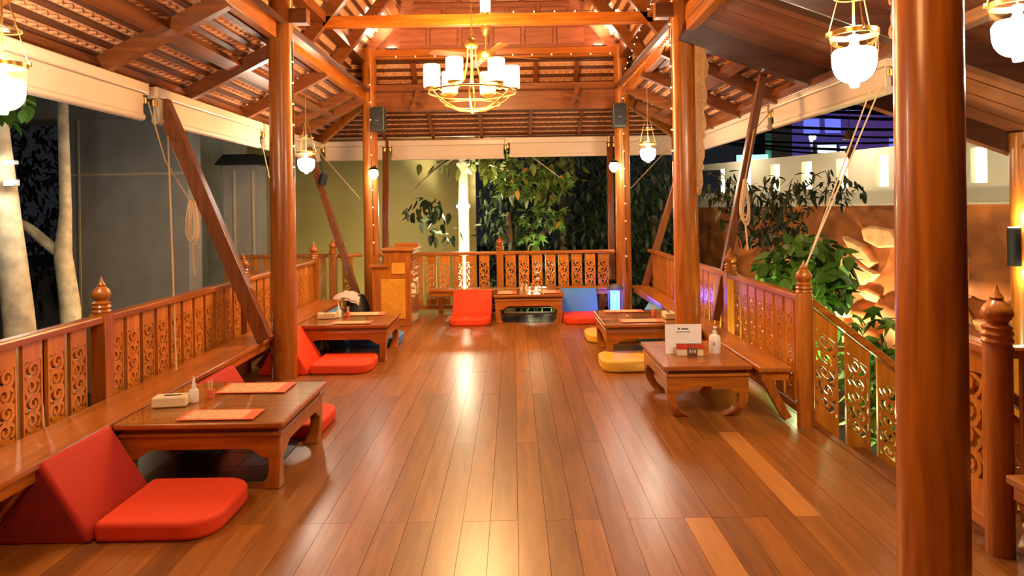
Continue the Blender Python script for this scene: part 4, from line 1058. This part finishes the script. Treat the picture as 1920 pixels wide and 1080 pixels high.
# trees
def leaf_mesh(name, L, W, m, lobes=False):
    b = MB()
    if lobes:
        pts = [(0, 0)]; 
        for a, r in ((-70, 0.55), (-52, 0.30), (-38, 0.85), (-18, 0.42), (0, 1.0), (18, 0.42), (38, 0.85), (52, 0.30), (70, 0.55)):
            pts.append((L*r*math.sin(rad(a)), L*r*math.cos(rad(a))))
        vs = [(0, L*0.35, 0.02)] + [(x, y, -0.10*abs(x)-0.12*y*y/L) for x, y in pts]
        n = len(pts)
        b.add(vs, [(0, 1+i, 1+(i+1) % n) for i in range(n)])
    else:
        pr = [(0, 0), (0.35, 0.15), (0.5, 0.38), (0.40, 0.65), (0.18, 0.88), (0, 1)]
        vs = [(0, L*t, -0.20*L*t*t) for _, t in pr]; vs += [(W*s, L*t, 0.10*W*s-0.2*L*t*t+0.02*L) for s, t in pr]; vs += [(-W*s, L*t, 0.10*W*s-0.2*L*t*t+0.02*L) for s, t in pr]
        fs = []
        for i in range(5):
            fs.append((i, i+1, 7+i, 6+i)); fs.append((i+1, i, 12+i, 13+i))
        b.add(vs, fs)
    me = bpy.data.meshes.new(name); me.from_pydata(b.v, [], [tuple(f) for f in b.f]); me.materials.append(m)
    me.polygons.foreach_set('use_smooth', [True]*len(me.polygons))
    return me
LEAF = [leaf_mesh('leaf', 0.20, 0.10, M['leaf_olive'], False), leaf_mesh('leaf', 0.20, 0.12, M['leaf'], True), leaf_mesh('leaf', 0.18, 0.09, M['leaf_yellow'], False), leaf_mesh('leaf', 0.24, 0.10, M['leaf_dark'], False)]
LEAFG = [leaf_mesh('leaf', 0.17, 0.10, M['leaf'], False), leaf_mesh('leaf', 0.20, 0.10, M['leaf'], True)]
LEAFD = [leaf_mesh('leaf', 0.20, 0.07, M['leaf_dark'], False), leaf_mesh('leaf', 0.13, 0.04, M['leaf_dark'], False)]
def rrot():
    return Matrix.Rotation(random.uniform(0, 6.28), 4, 'Z') @ Matrix.Rotation(random.uniform(-2.4, 0.3), 4, 'X') @ Matrix.Rotation(random.uniform(-0.7, 0.7), 4, 'Y')
def mass(points, me):
    b = MB(); V = [v.co.copy() for v in me.vertices]; F = [tuple(p.vertices) for p in me.polygons]
    for p in points:
        R = rrot(); s = random.uniform(0.7, 1.2); k = len(b.v)
        b.v += [tuple(Vector(p) + (R @ v)*s) for v in V]; b.f += [tuple(i+k for i in f) for f in F]
    return b
def mass_obj(points, me, parent, name='foliage', base=None):
    b = mass(points, me); off = base or Vector((0, 0, 0))
    m2 = bpy.data.meshes.new(name); m2.from_pydata([tuple(Vector(v)-off) for v in b.v], [], b.f); m2.materials.append(me.materials[0])
    m2.polygons.foreach_set('use_smooth', [True]*len(m2.polygons))
    o = inst(name, m2, parent); o['kind'] = 'stuff'; return o
def cluster(c, r, n):
    out = []
    while len(out) < n:
        p = Vector((random.uniform(-1, 1), random.uniform(-1, 1), random.uniform(-1, 1)))
        if p.length <= 1: out.append(Vector(c) + Vector((p.x*r[0], p.y*r[1], p.z*r[2])))
    return out
def trunk_noise(pts, rs, m, parent, name='trunk'):
    b = MB(); P = []; Rr = []
    n = 26
    for i in range(n):
        t = i/(n-1)*(len(pts)-1); k = min(int(t), len(pts)-2); f = t-k
        P.append(Vector(pts[k]).lerp(Vector(pts[k+1]), f)); Rr.append((rs[k]+(rs[k+1]-rs[k])*f)*(1+0.05*noise.noise((i*0.9, 0, 3.1))))
    return b.tube(P, Rr, 18).build(name, m, parent, smooth=True, world=True)
# centre tree
t = empty('garden_tree', (-0.93, 12.6, -0.9), label='tree with a brightly lit pale trunk beyond the back railing', cat='tree')
trunk_noise([(-0.94, 12.6, -0.9), (-0.92, 12.6, 0.8), (-0.91, 12.62, 2.0), (-0.90, 12.65, 4.2)], [0.12, 0.105, 0.10, 0.08], M['bark'], t)
MB().lathe([(0.115, 0), (0.125, 0.01), (0.125, 0.04), (0.115, 0.05)], 24, (-0.92, 12.61, 1.60)).build('light_band', M['lamp_white'], t, world=True)
trunk_noise([(-0.86, 12.6, 2.40), (-0.55, 12.3, 2.42), (-0.1, 12.0, 2.25), (0.42, 11.8, 1.98)], [0.028, 0.02, 0.014, 0.006], M['bark'], t, 'branch')
trunk_noise([(-0.88, 12.6, 2.8), (-0.3, 12.1, 2.75), (0.3, 11.9, 2.5), (0.8, 11.7, 2.1)], [0.028, 0.02, 0.014, 0.006], M['bark'], t, 'branch')
trunk_noise([(-0.95, 12.6, 2.6), (-1.4, 12.3, 2.3), (-1.8, 12.2, 1.9)], [0.025, 0.016, 0.006], M['brownbark'], t, 'branch')
tb_ = wloc(t)
cl = cluster((0.35, 11.75, 2.05), (0.72, 0.35, 0.34), 95) + cluster((0.55, 11.7, 1.45), (0.42, 0.3, 0.26), 45) + cluster((0.35, 11.65, 1.05), (0.22, 0.2, 0.16), 18) + cluster((-0.75, 12.0, 2.4), (0.9, 0.3, 0.16), 40) + cluster((-1.55, 12.2, 1.55), (0.42, 0.25, 0.26), 46) + cluster((-1.25, 12.2, 1.2), (0.3, 0.2, 0.16), 18)
for i, p in enumerate(cl):
    k = (2 if i % 13 == 0 else random.choice((0, 1, 1))) if i < 158 else (0 if i < 198 else 3)
    s = random.uniform(0.75, 1.15)
    inst('leaf', LEAF[k], t, mw=Matrix.Translation(p-tb_) @ rrot() @ Matrix.Scale(s, 4))
mass_obj(cluster((0.4, 12.3, 2.3), (1.0, 0.4, 0.6), 260), LEAF[0], t, 'foliage', tb_)
spot('trunk_uplight', (-0.80, 12.05, -0.6), (-0.91, 12.6, 1.6), 900, (1.0, 0.86, 0.50), 50, 0.5, 0.05)
point('trunk_band_light', (-0.92, 12.38, 1.62), 26, (1.0, 0.9, 0.6), 0.04)
point('foliage_light', (0.35, 11.2, 0.7), 12, (1.0, 0.95, 0.55), 0.15)
# dark trees behind
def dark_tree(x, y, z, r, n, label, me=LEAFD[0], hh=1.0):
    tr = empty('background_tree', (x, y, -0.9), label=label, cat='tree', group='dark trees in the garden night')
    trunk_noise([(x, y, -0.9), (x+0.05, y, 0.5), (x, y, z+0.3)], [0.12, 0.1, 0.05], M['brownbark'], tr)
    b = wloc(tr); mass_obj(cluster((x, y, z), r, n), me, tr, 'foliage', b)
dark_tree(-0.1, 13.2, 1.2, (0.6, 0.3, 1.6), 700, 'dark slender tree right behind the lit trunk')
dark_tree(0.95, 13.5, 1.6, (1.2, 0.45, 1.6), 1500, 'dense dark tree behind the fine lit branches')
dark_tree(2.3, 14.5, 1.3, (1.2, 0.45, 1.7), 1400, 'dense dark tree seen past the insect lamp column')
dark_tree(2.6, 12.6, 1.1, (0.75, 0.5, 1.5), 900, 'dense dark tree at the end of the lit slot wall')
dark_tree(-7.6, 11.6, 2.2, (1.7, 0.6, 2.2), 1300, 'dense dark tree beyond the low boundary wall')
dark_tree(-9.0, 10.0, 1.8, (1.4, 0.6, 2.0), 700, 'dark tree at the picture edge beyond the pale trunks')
# two pale trunks
t = empty('pale_tree', (-4.15, 6.0, -0.9), label='thick pale trunk leaning at the picture edge under the flood light', cat='tree')
trunk_noise([(-4.28, 6.0, -0.9), (-4.36, 6.0, 0.7), (-4.52, 6.0, 2.2), (-4.66, 6.05, 3.4)], [0.15, 0.12, 0.10, 0.08], M['bark'], t)
b_ = wloc(t); mass_obj(cluster((-4.5, 6.0, 2.55), (0.35, 0.3, 0.25), 26), LEAFG[0], t, 'foliage', b_)
t = empty('pale_tree', (-5.0, 7.6, -0.9), label='slimmer pale forked trunk before the edge of the charcoal facade', cat='tree')
trunk_noise([(-4.90, 7.6, -0.9), (-4.95, 7.6, 0.6), (-5.02, 7.6, 1.15), (-4.98, 7.6, 1.6), (-5.0, 7.6, 3.2)], [0.12, 0.10, 0.09, 0.06, 0.05], M['bark'], t)
trunk_noise([(-5.02, 7.6, 1.12), (-5.4, 7.6, 1.45), (-5.9, 7.6, 1.68)], [0.06, 0.05, 0.03], M['bark'], t, 'branch')
fl_ = empty('flood_light', (-4.24, 5.78, 1.86), 0, 'bright white flood light clamped on the thick pale trunk', 'lamp')
MB().box((0, 0, 0), (0.10, 0.06, 0.06)).build('housing', M['grey'], fl_, bevel=0.008)
MB().box((0, -0.032, 0), (0.085, 0.006, 0.045)).build('lens', M['lamp_white'], fl_)
fl2 = empty('flood_light', (-4.22, 5.75, 2.03), 0, 'second white flood light just above the bright one on the pale trunk', 'lamp')
MB().box((0, 0, 0), (0.09, 0.06, 0.04)).build('housing', M['grey'], fl2, bevel=0.008)
MB().box((0, -0.032, 0), (0.08, 0.006, 0.03)).build('lens', M['lamp_white'], fl2)
point('flood_light_beam', (-4.05, 5.60, 1.9), 9, (1.0, 0.95, 0.8), 0.05)
point('garden_light', (-4.0, 7.0, 0.2), 7, (1.0, 0.85, 0.5), 0.1)

# ---- slot wall and relief wall on the entrance side
A, B = Vector((7.25, 6.9, 0)), Vector((3.9, 14.4, 0))
dW = (B-A).normalized(); LW = (B-A).length; nW = Vector((-dW.y, dW.x, 0));
if nW.x > 0: nW = -nW
angW = math.atan2(dW.y, dW.x)
sw = empty('wall_slot', tuple(A), angW, 'cream upper wall with a row of glowing vertical slots', 'wall', kind='structure')
sgn = 1 if (Matrix.Rotation(-angW, 3, 'Z') @ nW).y > 0 else -1
zs0, zs1, ztop = 1.82, 2.30, 2.42
MB().span((0, 0, 1.56), (LW, -sgn*0.25, zs0)).build('lower_band', M['wallcream'], sw)
MB().span((0, 0, zs1), (LW, -sgn*0.25, ztop)).build('upper_band', M['wallcream'], sw)
x = 0.30; px_ = 0
while x < LW:
    MB().span((px_, 0, zs0), (x-0.11, -sgn*0.25, zs1)).build('pier', M['wallcream'], sw)
    if x+0.11 < LW: MB().span((x-0.11, -sgn*0.10, zs0), (x+0.11, -sgn*0.12, zs1)).build('lit_pane', M['slot'], sw)
    px_ = x+0.11; x += 0.72
MB().span((0, sgn*0.05, 1.53), (LW, -sgn*0.25, 1.56)).build('ledge', M['wallcream'], sw)
for k in range(3):
    q = A + dW*(1.5+2.6*k) + nW*0.5
    point('slot_wall_wash', (q.x, q.y, 2.5), 14, (1.0, 0.85, 0.6), 0.1)
# relief wall
rw = empty('wall_relief', tuple(A), angW, 'rust brown relief wall of carved boulders lit from below', 'wall', kind='structure')
nu, nv = 170, 56; vs = []
random.seed(3)
rocks = [(random.uniform(0, LW), random.uniform(-0.9, 0.95), random.uniform(0.15, 0.55), random.uniform(-0.9, 0.9)) for _ in range(46)]
for i in range(nu):
    for j in range(nv):
        u = LW*i/(nu-1); v = -0.9+2.43*j/(nv-1); d = 0.06*noise.noise((u*1.6, v*1.6, 0)) + 0.03*noise.noise((u*5, v*5, 4))
        for (a, c, r_, sk) in rocks:
            e = ((u-a+sk*(v-c))/r_)**2 + ((v-c)/(r_*0.55))**2
            if e < 1: d = max(d, 0.55*r_*(1-e)**0.5 + 0.05*noise.noise((u*3, v*3, a)))
        vs.append((u, sgn*(d+0.02), v))
fs = [(i*nv+j, (i+1)*nv+j, (i+1)*nv+j+1, i*nv+j+1) for i in range(nu-1) for j in range(nv-1)]
me = bpy.data.meshes.new('relief_carving'); me.from_pydata(vs, [], fs); me.materials.append(M['mural']); me.polygons.foreach_set('use_smooth', [True]*len(me.polygons))
inst('relief_carving', me, rw)
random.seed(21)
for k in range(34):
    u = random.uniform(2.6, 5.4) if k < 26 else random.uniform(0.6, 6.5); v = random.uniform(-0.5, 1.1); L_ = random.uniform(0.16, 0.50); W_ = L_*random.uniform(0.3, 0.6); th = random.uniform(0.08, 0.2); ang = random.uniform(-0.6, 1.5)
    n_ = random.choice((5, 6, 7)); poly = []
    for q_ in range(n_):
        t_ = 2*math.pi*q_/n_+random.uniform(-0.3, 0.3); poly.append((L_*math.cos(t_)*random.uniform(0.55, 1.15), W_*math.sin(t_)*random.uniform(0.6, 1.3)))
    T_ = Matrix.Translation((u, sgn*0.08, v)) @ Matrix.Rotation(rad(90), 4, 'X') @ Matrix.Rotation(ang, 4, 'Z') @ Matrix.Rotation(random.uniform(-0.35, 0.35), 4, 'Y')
    MB().prism(poly, th, T_).build('boulder', M['relief_highlight'], rw, bevel=0.03, seg=2)  # pale slabs hold the relief's lit highlights in their colour
MB().span((0, -sgn*0.02, -0.9), (LW, -sgn*0.3, 1.53)).build('wall_body', M['mural'], rw)
for s_, p_ in ((1.6, 22), (3.2, 60), (4.3, 95), (5.6, 35)):
    q = A + dW*s_ + nW*0.6
    spot('relief_uplight', (q.x, q.y, -0.75), tuple(A+dW*s_+Vector((0, 0, 0.8))), p_*2.4, (1.0, 0.72, 0.40), 120, 0.9, 0.06)
# shrubs by the entrance bench
def shrub(x, y, groups, label, top=1.3):
    tr = empty('garden_shrub', (x, y, -0.9), label=label, cat='shrub', group='leafy shrubs along the entrance side')
    base = wloc(tr)
    trunk_noise([(x, y, -0.9), (x+0.03, y, 0.2), (x-0.05, y, top)], [0.04, 0.03, 0.012], M['brownbark'], tr, 'stem')
    for (c, r, n, big, me) in groups:
        pts = cluster(c, r, n)
        for p in pts[:big]: inst('leaf', me, tr, mw=Matrix.Translation(p-base) @ rrot() @ Matrix.Scale(random.uniform(0.8, 1.2), 4))
        if n > big: mass_obj(pts[big:], me, tr, 'foliage', base)
shrub(2.8, 6.5, [((2.72, 6.4, 0.92), (0.46, 0.3, 0.40), 420, 130, LEAFG[0]), ((2.7, 6.5, 0.45), (0.4, 0.3, 0.4), 160, 60, LEAFG[0])], 'bright green leafy shrub lit from below behind the bench')
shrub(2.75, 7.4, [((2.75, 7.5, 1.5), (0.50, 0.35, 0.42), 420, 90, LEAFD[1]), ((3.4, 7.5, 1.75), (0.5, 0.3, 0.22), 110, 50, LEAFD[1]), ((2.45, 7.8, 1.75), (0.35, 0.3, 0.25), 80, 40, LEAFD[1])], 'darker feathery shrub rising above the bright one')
shrub(3.05, 5.6, [((2.92, 5.5, 0.20), (0.28, 0.3, 0.55), 130, 70, LEAFG[1])], 'leafy shrub behind the stair railing', 0.5)
point('shrub_uplight', (2.52, 6.0, -0.22), 60, (0.85, 1.0, 0.45), 0.08)
point('shrub_uplight', (2.62, 6.15, 0.55), 8, (0.85, 1.0, 0.45), 0.15)
point('shrub_uplight', (3.2, 5.3, -0.5), 6, (0.95, 1.0, 0.5), 0.08)
# low plants behind the back railing
for k, x in enumerate((0.0, 0.5, 1.0)):
    tr = empty('low_plant', (x, 11.2, -0.9), label=('strappy green plant glimpsed under the back table', 'strappy green plant beside the one under the back table', 'strappy green plant behind the blue backrest')[k], cat='plant', group='low green plants behind the back railing')
    b = MB()
    for j in range(26):
        a = random.uniform(0, 6.28); L = random.uniform(0.5, 0.95); r_ = random.uniform(0.1, 0.4)
        b.ribbon([(0, 0), (r_*0.4, L*0.6), (r_, L)], [0.03, 0.035, 0.005], 0.003, Matrix.Rotation(a, 4, 'Z') @ Matrix.Rotation(rad(90), 4, 'X'))
    b.build('leaf_blade', M['leaf'], tr)
point('plant_light', (0.5, 10.9, -0.3), 12, (0.85, 1.0, 0.55), 0.08)

# ---- street behind the slot wall
bg = empty('street_building', (12, 24, -0.9), label='purple lit building with blue windows behind the tangled cables', cat='building')
MB().span((9.2, 24, -0.9), (19, 26, 9)).build('facade', M['purple'], bg, world=True)
random.seed(11)
for i in range(9):
    for j in range(4):
        if random.random() < 0.4:
            MB().span((9.5+0.75*i, 23.96, 2.6+0.72*j), (10.05+0.75*i, 24.0, 3.1+0.72*j)).build('window', M['bluewin'], bg, world=True)
bl_ = empty('billboard', (10.9, 22, 2.9), label='glowing pale blue screen seen over the slot wall', cat='billboard')
MB().span((9.85, 22.0, 2.7), (10.45, 22.1, 3.45)).build('screen_face', M['screen'], bl_, world=True)
MB().span((9.78, 22.02, -0.9), (10.52, 22.2, 3.52)).build('frame', M['black'], bl_, world=True)
MB().span((10.66, 22.02, 2.7), (10.80, 22.2, 3.4)).build('side_screen', M['screen'], bl_, world=True)
ns = MB().span((6.7, 20.3, 2.85), (7.6, 20.4, 3.05)).build('neon_sign', M['neon'], world=True); tag(ns, 'small green neon bar above the slot wall', 'sign')
stl = empty('street_lamp', (8.9, 21, -0.9), label='bright blue-white street lamp over the slot wall', cat='lamp')
MB().tube([(9.2, 21, -0.9), (9.2, 21, 3.6)], 0.05, 10).build('pole', M['concrete'], stl, world=True)
MB().lathe([(0, -0.1), (0.09, -0.05), (0.1, 0.03), (0.03, 0.1)], 14, (9.2, 20.9, 3.6)).build('lamp_head', glow('street_white', (0.5, 0.65, 1.0), 25), stl, world=True)
wp = MB().span((7.6, 20, -0.9), (8.2, 20.5, 4.6)).build('pillar', M['concrete'], world=True); tag(wp, 'pale concrete pillar rising behind the slot wall', 'pillar', kind='structure')
wp = MB().tube([(11.2, 18, -0.9), (11.2, 18, 7)], 0.15, 14).build('utility_pole', M['concrete'], world=True); tag(wp, 'concrete utility pole carrying the tangled cables', 'pole')
random.seed(5)
for k in range(16):
    z0 = random.uniform(3.2, 5.0); z1 = z0+random.uniform(-0.5, 0.6); sag = random.uniform(0.1, 0.6); y_ = 17.8+random.uniform(-0.8, 0.3)
    pts = [(3.5+14*t, y_, z0+(z1-z0)*t-sag*4*t*(1-t)) for t in [i/12 for i in range(13)]]
    o = MB().tube(pts, random.uniform(0.02, 0.045), 5).build('overhead_cable', M['cable'], world=True); tag(o, 'black overhead cable among the tangle above the slot wall', 'cable', 'tangled overhead cables')
point('street_glow', (9.6, 21.5, 3.9), 60, (0.35, 0.35, 1.0), 0.3)
point('street_glow', (13.0, 21.5, 4.2), 50, (0.7, 0.4, 0.9), 0.3)
# brass bell hanging outside under the porch
bell = empty('hanging_bell', (4.05, 8.2, 2.34), 0, 'small brass bell hanging outside above the cables', 'bell')
MB().lathe([(0.0, 0.12), (0.03, 0.11), (0.05, 0.06), (0.055, 0.02), (0.07, 0.0), (0.06, 0.0)], 18, closed=False).build('bell_body', M['brass'], bell, smooth=True)
MB().prism([(0, -0.05), (0.06, -0.13), (0, -0.25), (-0.06, -0.13)], 0.004, Matrix.Rotation(rad(90), 4, 'X')).build('clapper_leaf', M['brownbark'], bell)
MB().tube([(0, 0, 0.12), (0, 0, 0.9)], 0.004, 5).build('wire', M['cable'], bell)
